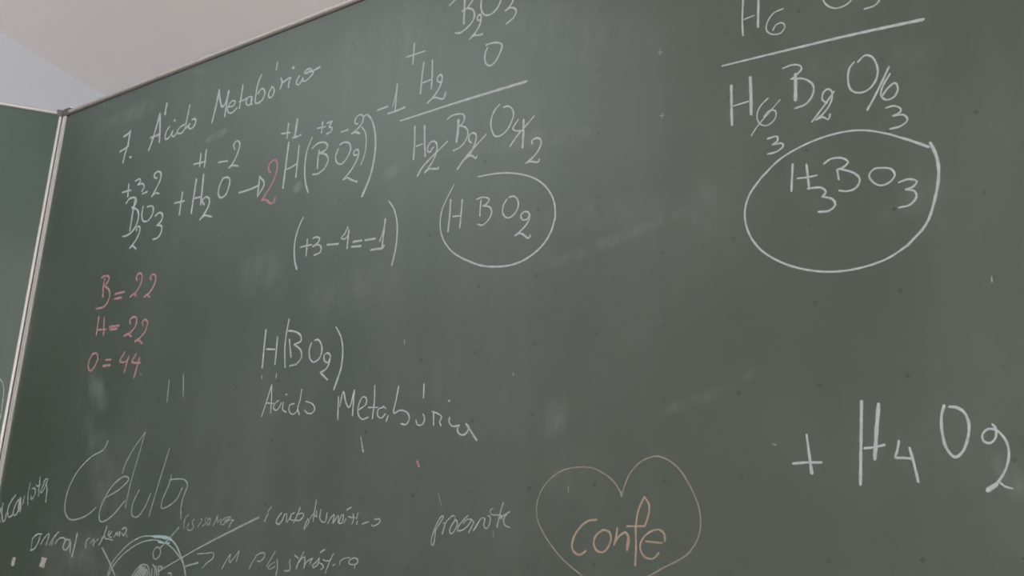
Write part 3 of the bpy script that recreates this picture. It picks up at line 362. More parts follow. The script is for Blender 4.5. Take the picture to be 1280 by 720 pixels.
   ('chalk_word', None, [["v",2.03,2.0,[[-584.6,-699.3],[-577.0,-687.2],[-567.5,-676.2],[-569.5,-684.9],[-567.0,-689.6],[-561.7,-685.0],[-548.4,-671.5],[-550.5,-679.4],[-552.6,-687.7]]]]),
   ('chalk_word', None, [["v",1.97,1.97,[[-521.6,-699.8],[-516.4,-690.2],[-509.4,-681.2]]],["v",2.23,2.22,[[-508.9,-679.5],[-500.2,-676.2],[-491.1,-675.8],[-489.5,-680.3],[-498.3,-688.4],[-505.1,-687.5]]],["v",1.93,1.93,[[-467.5,-673.3],[-475.6,-685.1],[-483.8,-696.2]]],["v",1.79,1.79,[[-466.0,-689.7],[-475.9,-694.1],[-480.4,-699.1],[-475.0,-700.3],[-465.0,-696.4]]],["v",2.3,2.28,[[-461.6,-685.8],[-459.6,-699.8],[-461.7,-711.0]]],["v",1.76,1.75,[[-432.8,-686.6],[-435.1,-690.4],[-431.6,-698.2],[-433.4,-702.7]]],["v",2.76,2.77,[[-432.9,-702.9],[-443.6,-703.1]]],["v",2.26,2.25,[[-424.9,-680.0],[-416.3,-685.1]]],["v",2.12,2.12,[[-406.6,-675.3],[-410.9,-684.1]]],["v",2.74,2.74,[[-410.9,-684.1],[-416.8,-692.9],[-419.0,-700.0]]],["v",2.49,2.47,[[-415.5,-691.2],[-409.2,-685.2],[-403.2,-683.1],[-402.5,-690.8],[-402.7,-699.1]]],["v",2.1,2.09,[[-403.0,-696.3],[-397.6,-689.8],[-386.6,-685.3],[-390.0,-688.8],[-391.6,-694.0]]],["v",2.44,2.44,[[-373.2,-685.2],[-380.3,-692.2],[-386.0,-695.6],[-384.1,-698.7],[-376.7,-696.1],[-372.5,-686.8]]],["v",2.32,2.3,[[-374.3,-691.2],[-364.5,-695.6],[-363.3,-699.5],[-368.4,-701.6]]],["v",3.18,3.17,[[-372.2,-677.0],[-363.5,-673.0]]],["v",2.41,2.41,[[-345.3,-679.1],[-351.5,-690.4],[-358.6,-707.1]]],["v",2.19,2.17,[[-365.5,-687.5],[-359.2,-689.4],[-350.9,-689.3]]],["v",2.4,2.4,[[-344.5,-696.4],[-340.5,-694.6]]],["v",1.89,1.91,[[-312.5,-685.3],[-323.5,-686.4],[-331.1,-691.7],[-330.7,-694.9]]],["v",2.47,2.48,[[-303.7,-685.7],[-311.4,-688.8],[-313.2,-693.0],[-307.7,-695.4],[-297.6,-694.2],[-295.2,-690.0],[-299.2,-686.5],[-305.1,-685.9]]],["v",1.76,1.76,[[-301.1,-695.8],[-300.6,-701.1]]]]),
  ]),
 ('chalk_caption', 'pale bluish chalk word left of the heart',
  [["c",2.25,2.25,[[-155.2,-650.4],[-148.3,-641.0],[-143.3,-634.2],[-143.5,-631.3],[-146.2,-631.6],[-152.1,-639.3],[-158.1,-651.9],[-161.9,-663.0],[-161.5,-668.3],[-158.9,-671.5],[-155.9,-663.1],[-155.4,-651.4]]],["c",2.12,2.11,[[-141.8,-641.2],[-138.7,-640.8],[-140.9,-648.7],[-143.1,-656.0]]],["c",2.11,2.1,[[-139.1,-641.8],[-132.9,-635.6],[-125.1,-631.1],[-122.2,-633.9]]],["c",2.34,2.34,[[-120.7,-636.6],[-128.2,-645.9],[-130.5,-652.1],[-127.5,-656.4],[-122.4,-652.4],[-117.5,-644.1],[-119.2,-638.2],[-122.7,-637.0]]],["c",2.32,2.31,[[-99.6,-632.0],[-108.5,-639.1],[-116.0,-647.3],[-116.4,-652.0],[-109.0,-651.7],[-100.0,-646.7],[-93.6,-638.5]]],["c",2.19,2.2,[[-93.7,-637.3],[-101.9,-637.7],[-106.9,-642.3]]],["c",2.19,2.18,[[-95.3,-637.4],[-89.8,-640.7],[-92.1,-645.9],[-97.5,-655.1]]],["c",2.77,2.77,[[-89.8,-652.7],[-86.1,-648.2],[-83.1,-644.1]]],["c",2.17,2.15,[[-84.3,-645.1],[-76.9,-636.5],[-71.4,-637.0],[-72.8,-646.5],[-68.4,-651.0],[-64.4,-647.8],[-62.2,-640.6],[-63.0,-634.5],[-66.4,-633.7]]],["c",2.03,2.01,[[-58.7,-624.1],[-63.4,-627.0],[-60.3,-632.0],[-48.0,-633.3]]],["c",2.26,2.24,[[-41.7,-617.5],[-46.2,-630.8],[-50.5,-649.2]]],["c",3.31,3.3,[[-45.4,-633.9],[-43.3,-638.1]]],["c",2.25,2.23,[[-47.2,-638.0],[-38.5,-633.1],[-30.4,-629.8]]],["c",2.24,2.21,[[-34.7,-632.2],[-39.8,-638.2],[-39.2,-645.4],[-35.3,-648.6],[-29.5,-650.3]]]],
  [
  ]),
 ('chalk_mark', 'left of two faint upright chalk strokes below the pink counts',
  [["d",2.96,2.93,[[-779.3,-370.9],[-778.0,-409.3]]]],
  [
  ]),
 ('chalk_mark', 'right of two faint upright chalk strokes below the pink counts',
  [["d",2.74,2.7,[[-742.8,-362.1],[-735.4,-402.6]]]],
  [
  ]),
 ('chalk_mark', 'small pink chalk dab below the thin words',
  [["p",3.96,4.6,[[-195.5,-551.3],[-192.2,-559.2]]]],
  [
  ]),
 ('chalk_mark', 'short pale dab at the lower left corner',
  [["t2",10.1,10.06,[[-1165.2,-672.2],[-1167.0,-688.4]]]],
  [
  ]),
 ('chalk_mark', 'broad pale dab at the lower left corner',
  [["t2",15.49,15.45,[[-1069.3,-674.3],[-1073.1,-691.5]]]],
  [
  ]),
 ('chalk_mark', 'short pale chalk tick under the thin words',
  [["d",2.84,3.65,[[-309.0,-507.6],[-302.1,-530.3]]]],
  [
  ]),
 ('chalk_mark', 'tiny chalk tick beside the bracketed formula',
  [["d",2.58,2.57,[[-235.9,-363.8],[-235.3,-371.0]]]],
  [
  ]),
 ('chalk_mark', 'tiny chalk fleck right of the thin words',
  [["d",2.76,2.76,[[-33.4,-437.6],[-32.1,-441.9]]]],
  [
  ]),
 ('chalk_mark', 'small chalk fleck at the right edge',
  [["d",2.16,2.16,[[597.6,-399.6],[597.4,-405.1]]]],
  [
  ]),
 ('chalk_mark', 'tiny chalk tick inside the heart',
  [["d",2.03,2.02,[[60.8,-600.8],[60.9,-607.3]]]],
  [
  ]),
 ('chalk_mark', 'short faint stroke above the pale bluish word',
  [["d2",2.54,2.52,[[-154.4,-598.2],[-147.4,-615.9]]]],
  [
  ]),
 ('chalk_mark', 'short faint stroke below the pale bluish word',
  [["d2",2.01,2.0,[[-57.3,-654.2],[-55.2,-663.9]]]],
  [
  ]),
 ('chalk_mark', 'tiny chalk fleck under the bracketed formula',
  [["d",3.3,3.3,[[-541.5,-386.8],[-540.0,-391.9]]]],
  [
  ]),
 ('chalk_mark', 'small chalk cross touched up on the grid',
  [["v",1.36,1.36,[[195.3,0.2],[202.8,-0.8]]],["v",1.36,1.36,[[198.7,4.3],[199.1,-4.8]]]],
  [
  ]),
 ('chalk_mark', 'lower small chalk cross touched up on the grid',
  [["v",1.31,1.31,[[196.9,-99.3],[204.3,-100.0]]],["v",1.31,1.31,[[200.4,-95.9],[200.7,-103.9]]]],
  [
  ]),
 ('chalk_mark', 'tiny fleck left of the heavy plus sign',
  [["d",1.92,1.92,[[340.5,-564.9],[344.4,-566.2]]]],
  [
  ]),
]
WING_MARKS = [["f",1.8,1.8,[[51.4,-308.7],[41.7,-306.8],[30.3,-314.9],[19.2,-331.2],[14.8,-367.6],[15.0,-406.0],[21.4,-426.6]]]]
SMEARS = [[-1.018, 0.226, -0.019, 0.095, 0.0241, 0.1], [-0.738, 0.104, 0.149, 0.042, 0.0104, 0.14], [-0.503, -0.054, 0.849, 0.014, 0.0125, 0.25], [0.101, -0.227, -0.137, 0.176, 0.0325, 0.03], [0.123, -0.269, 0.188, 0.138, 0.0122, 0.06], [-0.048, -0.079, -0.111, 0.175, 0.0199, 0.05], [-0.305, 0.176, -0.177, 0.167, 0.0877, 0.05], [0.039, -0.508, -1.804, 0.034, 0.0235, 0.07], [0.24, -0.504, 0.247, 0.059, 0.0105, 0.08], [0.316, -0.478, 0.627, 0.015, 0.0081, 0.06], [-0.986, -0.37, -0.9, 0.06, 0.0284, 0.16], [-0.947, -0.506, -1.005, 0.152, 0.0422, 0.08], [-0.168, -0.437, -1.419, 0.039, 0.0135, 0.05], [-0.287, -0.074, 0.197, 0.024, 0.0145, 0.08], [0.054, 0.08, -0.51, 0.182, 0.057, 0.04], [0.485, -0.098, -0.106, 0.124, 0.0262, 0.03], [0.521, -0.293, 0.32, 0.055, 0.0247, 0.05], [0.594, -0.618, -1.25, 0.034, 0.0158, 0.1], [-0.975, -0.676, -0.136, 0.121, 0.0742, 0.08], [-0.581, -0.196, -0.134, 0.065, 0.0534, 0.08], [0.054, -0.592, 1.166, 0.062, 0.034, 0.03], [-0.363, -0.268, 0.109, 0.108, 0.0471, 0.05], [0.265, -0.25, -1.162, 0.056, 0.034, 0.05]]

BOARD_COL = lin(42, 51, 41)
DUST_COL = lin(165, 168, 164)


def board_mat(name, smears, base, spec):
    m, nt, b = new_mat(name)
    tc = nd(nt, 'ShaderNodeTexCoord')
    P = tc.outputs['Object']
    sp = nd(nt, 'ShaderNodeSeparateXYZ')
    nt.links.new(P, sp.inputs[0])
    x, z = sp.outputs[0], sp.outputs[2]
    # chalk film left by the sponge: soft clouds and upright wiping bands
    film = ramp(nt, noise(nt, P, 3.2, 4), 0.35, 0.75)
    bands = ramp(nt, noise(nt, P, 9.0, 3, (1.0, 1.0, 0.10)), 0.42, 0.75)
    fine = noise(nt, P, 60.0, 4, (1.0, 1.0, 0.3))
    dust = mth(nt, 'ADD', mth(nt, 'MULTIPLY', film, 0.03), mth(nt, 'MULTIPLY', bands, 0.02))
    # wiped smears of chalk, each where it was rubbed out
    wob = ramp(nt, noise(nt, P, 45.0, 5, (1.0, 1.0, 0.45)), 0.25, 0.80)
    for cx, cz, ang, L, W, s in smears:
        dx, dz = mth(nt, 'SUBTRACT', x, cx), mth(nt, 'SUBTRACT', z, cz)
        ca, sa = math.cos(ang), math.sin(ang)
        a = mth(nt, 'MULTIPLY_ADD', dx, ca / L, mth(nt, 'MULTIPLY', dz, sa / L))
        q = mth(nt, 'MULTIPLY_ADD', dx, -sa / W, mth(nt, 'MULTIPLY', dz, ca / W))
        rr = mth(nt, 'ADD', mth(nt, 'MULTIPLY', a, a), mth(nt, 'MULTIPLY', q, q))
        k = mth(nt, 'SUBTRACT', 1.0, rr, clamp=True)
        k = mth(nt, 'MULTIPLY', k, mth(nt, 'MULTIPLY', wob, s * 1.2))
        dust = mth(nt, 'ADD', dust, k)
    dust = mth(nt, 'MULTIPLY', dust, mth(nt, 'ADD', 0.6, mth(nt, 'MULTIPLY', fine, 0.8)), clamp=True)
    col = mixc(nt, dust, base, DUST_COL)
    # printed grid of tiny dark crosses every ten centimetres
    def cell(v):
        w = mth(nt, 'FRACT', mth(nt, 'MULTIPLY_ADD', v, 10.0, 100.5))
        return mth(nt, 'MULTIPLY', mth(nt, 'ABSOLUTE', mth(nt, 'SUBTRACT', w, 0.5)), 0.1)
    fx, fz = cell(x), cell(z)
    def arm(p, q):
        return mth(nt, 'MULTIPLY', mth(nt, 'LESS_THAN', p, 0.00085), mth(nt, 'LESS_THAN', q, 0.0034))
    dot = mth(nt, 'MULTIPLY', mth(nt, 'LESS_THAN', fx, 0.0016), mth(nt, 'LESS_THAN', fz, 0.0016))
    cross = mth(nt, 'MAXIMUM', mth(nt, 'MAXIMUM', arm(fx, fz), arm(fz, fx)), dot)
    wear = ramp(nt, noise(nt, P, 7.0, 2), 0.38, 0.6)
    cross = mth(nt, 'MULTIPLY', cross, mth(nt, 'MULTIPLY_ADD', wear, 0.55, 0.25))
    col = mixc(nt, cross, col, lin(16, 19, 17))
    nt.links.new(col, b.inputs['Base Color'])
    nt.links.new(mth(nt, 'MULTIPLY_ADD', dust, 0.5, BOARD_ROUGH), b.inputs['Roughness'])
    b.inputs['Specular IOR Level'].default_value = spec
    bp = nd(nt, 'ShaderNodeBump')
    bp.inputs['Strength'].default_value = 0.08
    bp.inputs['Distance'].default_value = 0.0005
    nt.links.new(noise(nt, P, 900.0, 2), bp.inputs['Height'])
    nt.links.new(bp.outputs[0], b.inputs['Normal'])
    return m


BOARD_ROUGH, BOARD_SPEC = 0.45, 0.65
M_BOARD = board_mat('green_board', SMEARS, BOARD_COL, BOARD_SPEC)
M_WING = board_mat('green_board_wing', [], lin(30, 47, 37), 0.4)


def chalk_mat(name, col, cover, soft=0.30):
    """powdery stroke: dense along the middle, broken into grains towards its edges"""
    m, nt, b = new_mat(name)
    b.inputs['Base Color'].default_value = col
    b.inputs['Roughness'].default_value = 0.95
    b.inputs['Specular IOR Level'].default_value = 0.1
    uv = nd(nt, 'ShaderNodeUVMap')
    sp = nd(nt, 'ShaderNodeSeparateXYZ')
    nt.links.new(uv.outputs[0], sp.inputs[0])
    edge = mth(nt, 'SUBTRACT', 1.0, mth(nt, 'ABSOLUTE', mth(nt, 'MULTIPLY_ADD', sp.outputs[1], 2.0, -1.0)))
    tc = nd(nt, 'ShaderNodeTexCoord')
    g = noise(nt, tc.outputs['Object'], 900.0, 3)
    g2 = noise(nt, tc.outputs['Object'], 120.0, 3)
    a = mth(nt, 'MULTIPLY', ramp(nt, edge, 0.0, soft * 2), mth(nt, 'MULTIPLY_ADD', g, 0.5, 0.75))
    a = mth(nt, 'MULTIPLY', a, mth(nt, 'MULTIPLY_ADD', g2, 0.7, 0.65))
    nt.links.new(mth(nt, 'MULTIPLY', a, cover, clamp=True), b.inputs['Alpha'])
    return m


CHALK = {
    'w': chalk_mat('white_chalk', lin(150, 154, 154), 0.83),
    'v': chalk_mat('thin_white_chalk', lin(158, 164, 159), 0.56),
    'f': chalk_mat('faint_white_chalk', lin(162, 168, 163), 0.58),
    'c': chalk_mat('pale_blue_chalk', lin(153, 160, 156), 0.58),
    'b': chalk_mat('bluish_chalk', lin(138, 160, 158), 0.78),
    'd': chalk_mat('chalk_fleck', lin(160, 162, 158), 0.5),
    'd2': chalk_mat('rubbed_chalk', lin(160, 162, 158), 0.2),
    'p': chalk_mat('pink_chalk', lin(148, 116, 117), 0.76),
    't': chalk_mat('tan_chalk', lin(136, 130, 118), 0.56),
    't2': chalk_mat('cream_chalk', lin(150, 148, 140), 0.75, 0.12),
    'o': chalk_mat('orange_chalk', lin(141, 126, 111), 0.78),
}
M_ALU = plain_mat('brushed_aluminium', lin(150, 145, 140), 0.42, 0.4, 0.05, 60)
M_GROOVE_SHADOW = plain_mat('dark_groove_and_shadow', lin(70, 62, 58), 0.7)  # for the stile grooves and the painted shadow line under the top rail
M_CAP = plain_mat('grey_plastic_cap', lin(62, 58, 55), 0.5)
M_STEEL = plain_mat('grey_steel', lin(150, 152, 154), 0.4, 0.6)
M_WALL = plain_mat('wall_paint', lin(184, 185, 189), 0.9, 0, 0.015, 6, 0.15)
M_CEIL = plain_mat('ceiling_paint', lin(246, 241, 237), 0.9, 0, 0.015, 6, 0.1)
M_FLOOR = plain_mat('floor_vinyl', lin(232, 219, 208), 0.5, 0, 0.10, 14)
M_TUBE = plain_mat('frosted_tube', lin(240, 242, 242), 0.3)
M_WHITE = plain_mat('white_frame', lin(225, 226, 226), 0.4)


# ------------------------------------------------------------------ mesh helpers
def link(name, verts, faces, mat, parent=None, loc=(0, 0, 0), uvs=None, smooth=False):
    me = bpy.data.meshes.new(name)
    me.from_pydata(verts, [], faces)
    if uvs is not None:
        lay = me.uv_layers.new(name='UVMap')
        for li, lp in enumerate(me.loops):
            lay.data[li].uv = uvs[lp.vertex_index]
    mats = mat if isinstance(mat, list) else [mat]
    for mm in mats:
        me.materials.append(mm)
    if smooth:
        me.polygons.foreach_set('use_smooth', [True] * len(me.polygons))
    o = bpy.data.objects.new(name, me)
    C.objects.link(o)
    o.location = loc
    if parent:
        o.parent = parent
    return o


class MB:
    def __init__(self):
        self.v, self.f = [], []

    def box(self, lo, hi, bev=0.0):
        """box with bevelled upright and lying edges"""
        (x0, y0, z0), (x1, y1, z1) = lo, hi
        if bev <= 0:
            n = len(self.v)
            self.v += [(x, y, z) for z in (z0, z1) for y in (y0, y1) for x in (x0, x1)]
            self.f += [tuple(n + i for i in q) for q in ((0, 2, 3, 1), (4, 5, 7, 6), (0, 1, 5, 4), (2, 6, 7, 3), (0, 4, 6, 2), (1, 3, 7, 5))]
            return
        n = len(self.v)
        c = [(x0, x1), (y0, y1), (z0, z1)]
        idx = {}
        for sx in (0, 1):
            for sy in (0, 1):
                for sz in (0, 1):
                    s = (sx, sy, sz)
                    for ax in range(3):
                        p = [0, 0, 0]
                        for k in range(3):
                            e = c[k][s[k]]
                            p[k] = e if k == ax else e + (bev if s[k] == 0 else -bev)
                        idx[(s, ax)] = len(self.v)
                        self.v.append(tuple(p))
        def quad(q):
            a, b2, c2 = (Vector(self.v[i]) for i in q[:3])
            nrm = (b2 - a).cross(c2 - a)
            mid = sum((Vector(self.v[i]) for i in q), Vector()) / len(q)
            cen = Vector(((x0 + x1) / 2, (y0 + y1) / 2, (z0 + z1) / 2))
            self.f.append(tuple(q) if nrm.dot(mid - cen) > 0 else tuple(reversed(q)))
        for ax in range(3):
            o1, o2 = [k for k in range(3) if k != ax]
            for sd in (0, 1):
                ring = []
                for i, j in ((0, 0), (1, 0), (1, 1), (0, 1)):
                    s = [0, 0, 0]
                    s[ax], s[o1], s[o2] = sd, i, j
                    ring.append(idx[(tuple(s), ax)])
                quad(ring)
            for i in (0, 1):
                for j in (0, 1):
                    s0, s1 = [0, 0, 0], [0, 0, 0]
                    s0[o1] = s1[o1] = i
                    s0[o2] = s1[o2] = j
                    s0[ax], s1[ax] = 0, 1
                    quad([idx[(tuple(s0), o1)], idx[(tuple(s1), o1)], idx[(tuple(s1), o2)], idx[(tuple(s0), o2)]])
        for sx in (0, 1):
            for sy in (0, 1):
                for sz in (0, 1):
                    quad([idx[((sx, sy, sz), k)] for k in range(3)])

    def cyl(self, p0, p1, r, n=16):
        a, b = Vector(p0), Vector(p1)
        d = (b - a).normalized()
        u = d.orthogonal().normalized()
        w = d.cross(u)
        k = len(self.v)
        for q in (a, b):
            for i in range(n):
                t = 2 * math.pi * i / n
                self.v.append(tuple(q + (u * math.cos(t) + w * math.sin(t)) * r))
        for i in range(n):
            j = (i + 1) % n
            self.f.append((k + i, k + j, k + n + j, k + n + i))
        self.f.append(tuple(k + i for i in reversed(range(n))))
        self.f.append(tuple(k + n + i for i in range(n)))

    def build(self, name, mat, parent=None, loc=(0, 0, 0)):
        return link(name, self.v, self.f, mat, parent, loc)


def tag(o, label=None, cat=None, group=None, kind=None):
    for k, v in (('label', label), ('category', cat), ('group', group), ('kind', kind)):
        if v:
            o[k] = v
    return o


# ------------------------------------------------------------------ the room
def slab(name, a0, a1, b0, b1, z0, z1, mat):
    """box aligned with the room, origin at its middle"""
    mb = MB()
    mb.box((-(a1 - a0) / 2, -(b1 - b0) / 2, 0), ((a1 - a0) / 2, (b1 - b0) / 2, z1 - z0))
    o = mb.build(name, mat, None, room((a0 + a1) / 2, (b0 + b1) / 2, z0))
    o.rotation_euler = (0, 0, math.atan2(E2.y, E2.x))
    tag(o, kind='structure')
    return o


T = 0.15
slab('floor', -T, ROOM_W + T, -T, ROOM_L + T, -0.12, 0.0, M_FLOOR)
slab('ceiling', -T, ROOM_W + T, -T, ROOM_L + T, CEIL, CEIL + 0.15, M_CEIL)
slab('wall_left', -T, 0, 0, ROOM_L, 0, CEIL, M_WALL)
slab('wall_front', -T, ROOM_W + T, -T, 0, 0, CEIL, M_WALL)
slab('wall_back', -T, ROOM_W + T, ROOM_L, ROOM_L + T, 0, CEIL, M_WALL)
# right wall with its window openings
mb = MB()
ang = math.atan2(E2.y, E2.x)
ys = lambda b: -(b - ROOM_L / 2)          # local y of a distance b from the front wall
edges = [0.0] + [e for w in WIN for e in w] + [ROOM_L]
for i in range(0, len(edges), 2):
    mb.box((-T / 2, ys(edges[i + 1]), 0), (T / 2, ys(edges[i]), CEIL))
for a0, a1 in WIN:
    mb.box((-T / 2, ys(a1), 0), (T / 2, ys(a0), WIN_Z[0]))
    mb.box((-T / 2, ys(a1), WIN_Z[1]), (T / 2, ys(a0), CEIL))
o = mb.build('wall_right', M_WALL, None, room(ROOM_W + T / 2, ROOM_L / 2, 0))
o.rotation_euler = (0, 0, ang)
tag(o, kind='structure')
for i, (a0, a1) in enumerate(WIN):
    mb = MB()
    w, h, k = (a1 - a0) / 2, WIN_Z[1] - WIN_Z[0], 0.05
    for lo, hi in (((-.03, -w, 0), (.03, w, k)), ((-.03, -w, h - k), (.03, w, h)), ((-.03, -w, k), (.03, -w + k, h - k)), ((-.03, w - k, k), (.03, w, h - k)), ((-.03, -k / 2, k), (.03, k / 2, h - k))):
        mb.box(lo, hi, 0.004)
    o = mb.build('window_%d' % (i + 1), M_WHITE, None, room(ROOM_W + 0.115, (a0 + a1) / 2, WIN_Z[0]))
    o.rotation_euler = (0, 0, ang)
    tag(o, kind='structure')
for nm, a0, a1, b0, b1 in (('left', 0, 0.015, 0, ROOM_L), ('front', 0.015, ROOM_W, 0, 0.015)):
    slab('baseboard_' + nm, a0, a1, b0, b1, 0, 0.09, M_WHITE)

# ------------------------------------------------------------------ the main chalkboard
U_R = 1.36                                   # right edge of the green surface
V_B = V_RAIL - 1.22                          # its lower edge
RAIL = 0.0080
TOP = V_RAIL + RAIL
board = bpy.data.objects.new('chalkboard', None)
C.objects.link(board)
board.location = (0, 0, Z0)                  # grid origin of the green surface; +z is up the board
tag(board, 'large dark green chalkboard covered in chalk formulas, filling most of the view', 'chalkboard')

mb = MB()
mb.box((U_STILE - 0.004, 0.0, V_B - 0.004), (U_R + 0.004, 0.018, V_RAIL + 0.004))
mb.build('writing_surface', M_BOARD, board)

mb = MB()
mb.box((U_STILE, -0.005, V_RAIL), (U_R, 0.022, TOP), 0.002)
mb.build('top_rail', M_ALU, board)
mb = MB()
mb.box((U_STILE, -0.0018, V_RAIL - 0.0032), (U_R, 0.0, V_RAIL))  # dark strip standing in for the shadow line below the rail
mb.build('rail_shadow_strip', M_GROOVE_SHADOW, board)
mb = MB()
mb.box((U_STILE, -0.006, V_B - 0.012), (U_R, 0.022, V_B), 0.002)
mb.build('bottom_rail', M_ALU, board)
SW = U_STILE - U_HINGE
for nm, x0, x1 in (('left_stile', U_HINGE + 0.001, U_STILE), ('right_stile', U_R, U_R + 0.02)):
    w = x1 - x0
    mb = MB()
    for s0, s1 in ((0.12, 0.50), (0.60, 1.0)):
        mb.box((x0 + w * s0, -0.004, V_B - 0.012), (x0 + w * s1, 0.022, TOP - 0.004), 0.001)
    stile = mb.build(nm, M_ALU, board)
    mb = MB()
    for s0, s1 in ((0.0, 0.12), (0.50, 0.60)):
        mb.box((x0 + w * s0, -0.0022, V_B - 0.012), (x0 + w * s1, 0.020, TOP - 0.004))
    mb.build('groove', M_GROOVE_SHADOW, stile)
# corner cap over the hinge end, with the hinge pin standing out of it
mb = MB()
mb.box((U_HINGE + 0.001, -0.0055, V_RAIL - 0.005), (U_STILE + 0.010, 0.024, TOP + 0.006), 0.002)
mb.build('corner_cap', M_CAP, board)
mb = MB()
mb.cyl((U_HINGE + 0.009, 0.010, TOP + 0.005), (U_HINGE + 0.009, 0.010, TOP + 0.012), 0.008, 20)
mb.build('hinge_pin', M_STEEL, board)
mb = MB()
mb.box((U_R - 0.004, -0.0085, V_RAIL - 0.012), (U_R + 0.022, 0.024, TOP + 0.003), 0.003)
mb.build('corner_cap', M_CAP, board)
# chalk tray below the board
mb = MB()
mb.box((U_HINGE + 0.3, -0.07, V_B - 0.030), (U_R - 0.2, 0.02, V_B - 0.022), 0.002)
mb.box((U_HINGE + 0.3, -0.074, V_B - 0.030), (U_R - 0.2, -0.068, V_B - 0.010), 0.002)
mb.box((U_HINGE + 0.3, 0.004, V_B - 0.024), (U_R - 0.2, 0.02, V_B - 0.011))
mb.build('chalk_tray', M_ALU, board)
# steel stand carrying it from behind
for x in (U_HINGE + 0.9, U_R - 0.75):
    mb = MB()
    mb.box((x - 0.03, 0.022, -Z0 + 0.045), (x + 0.03, 0.072, TOP - 0.10), 0.004)
    mb.build('stand_post', M_STEEL, board)
    mb = MB()
    mb.box((x - 0.03, -0.42, -Z0), (x + 0.03, 0.42, -Z0 + 0.045), 0.006)
    mb.build('stand_foot', M_STEEL, board)

# ------------------------------------------------------------------ the hinged wing on the left
WD = Vector((WING_DIR[0], WING_DIR[1], 0)).normalized()
wing = bpy.data.objects.new('chalkboard_wing', None)
C.objects.link(wing)
wing.location = (U_HINGE - 0.002, -0.001, Z0)
wing.rotation_euler = (0, 0, math.atan2(-WD.y, -WD.x))      # local +x runs back towards the hinge, so the wing lies on -x
tag(wing, 'narrow strip of green chalkboard wing angled forward at the far left edge', 'chalkboard')
WW = 1.0
WT = 0.008
mb = MB()
mb.box((-WW, 0.0, V_B), (-WT + 0.002, 0.018, V_RAIL + 0.002))
mb.build('writing_surface', M_WING, wing)
mb = MB()
mb.box((-WW, -0.004, V_RAIL), (-0.012, 0.022, TOP), 0.002)
mb.build('top_rail', M_ALU, wing)
mb = MB()
mb.box((-WW, -0.004, V_B - 0.012), (-0.012, 0.022, V_B), 0.002)
mb.build('bottom_rail', M_ALU, wing)
mb = MB()
mb.box((-WT, -0.0015, V_B - 0.012), (-0.0014, 0.012, TOP - 0.004), 0.0012)
mb.build('hinge_stile', M_ALU, wing)
mb = MB()
mb.box((-WW - 0.02, -0.006, V_B - 0.012), (-WW, 0.022, TOP), 0.002)
mb.build('outer_stile', M_ALU, wing)
mb = MB()
mb.box((-0.014, -0.0020, V_RAIL - 0.004), (-0.0012, 0.016, TOP + 0.005), 0.001)
mb.build('corner_cap', M_CAP, wing)


# ------------------------------------------------------------------ chalk strokes
LIFT = [0.0]


def smooth_path(pts, step):
    if len(pts) < 3:
        (x0, y0), (x1, y1) = pts
        n = max(2, int(math.hypot(x1 - x0, y1 - y0) / step))
        return [(x0 + (x1 - x0) * i / n, y0 + (y1 - y0) * i / n) for i in range(n + 1)]
    out = []
    closed = math.hypot(pts[0][0] - pts[-1][0], pts[0][1] - pts[-1][1]) < 1e-6
    for i in range(len(pts) - 1):
        p1, p2 = pts[i], pts[i + 1]
        p0 = pts[i - 1] if i > 0 else (pts[-2] if closed else (2 * p1[0] - p2[0], 2 * p1[1] - p2[1]))
        p3 = pts[i + 2] if i + 2 < len(pts) else (pts[1] if closed else (2 * p2[0] - p1[0], 2 * p2[1] - p1[1]))
        # centripetal Catmull-Rom keeps tight pen turns from overshooting
        d = lambda a, b: max(1e-4, math.hypot(a[0] - b[0], a[1] - b[1]) ** 0.5)
        t0 = 0.0
        t1 = t0 + d(p0, p1)
        t2 = t1 + d(p1, p2)
        t3 = t2 + d(p2, p3)
        n = max(2, int(math.hypot(p2[0] - p1[0], p2[1] - p1[1]) / step))
        L = lambda a, b, ta, tb, t: tuple((tb - t) / (tb - ta) * a[k] + (t - ta) / (tb - ta) * b[k] for k in (0, 1))
        for j in range(n):
            t = t1 + (t2 - t1) * j / n
            a1, a2, a3 = L(p0, p1, t0, t1, t), L(p1, p2, t1, t2, t), L(p2, p3, t2, t3, t)
            b1, b2 = L(a1, a2, t0, t2, t), L(a2, a3, t1, t3, t)
            out.append(L(b1, b2, t1, t2, t))
    out.append(pts[-1])
    return out


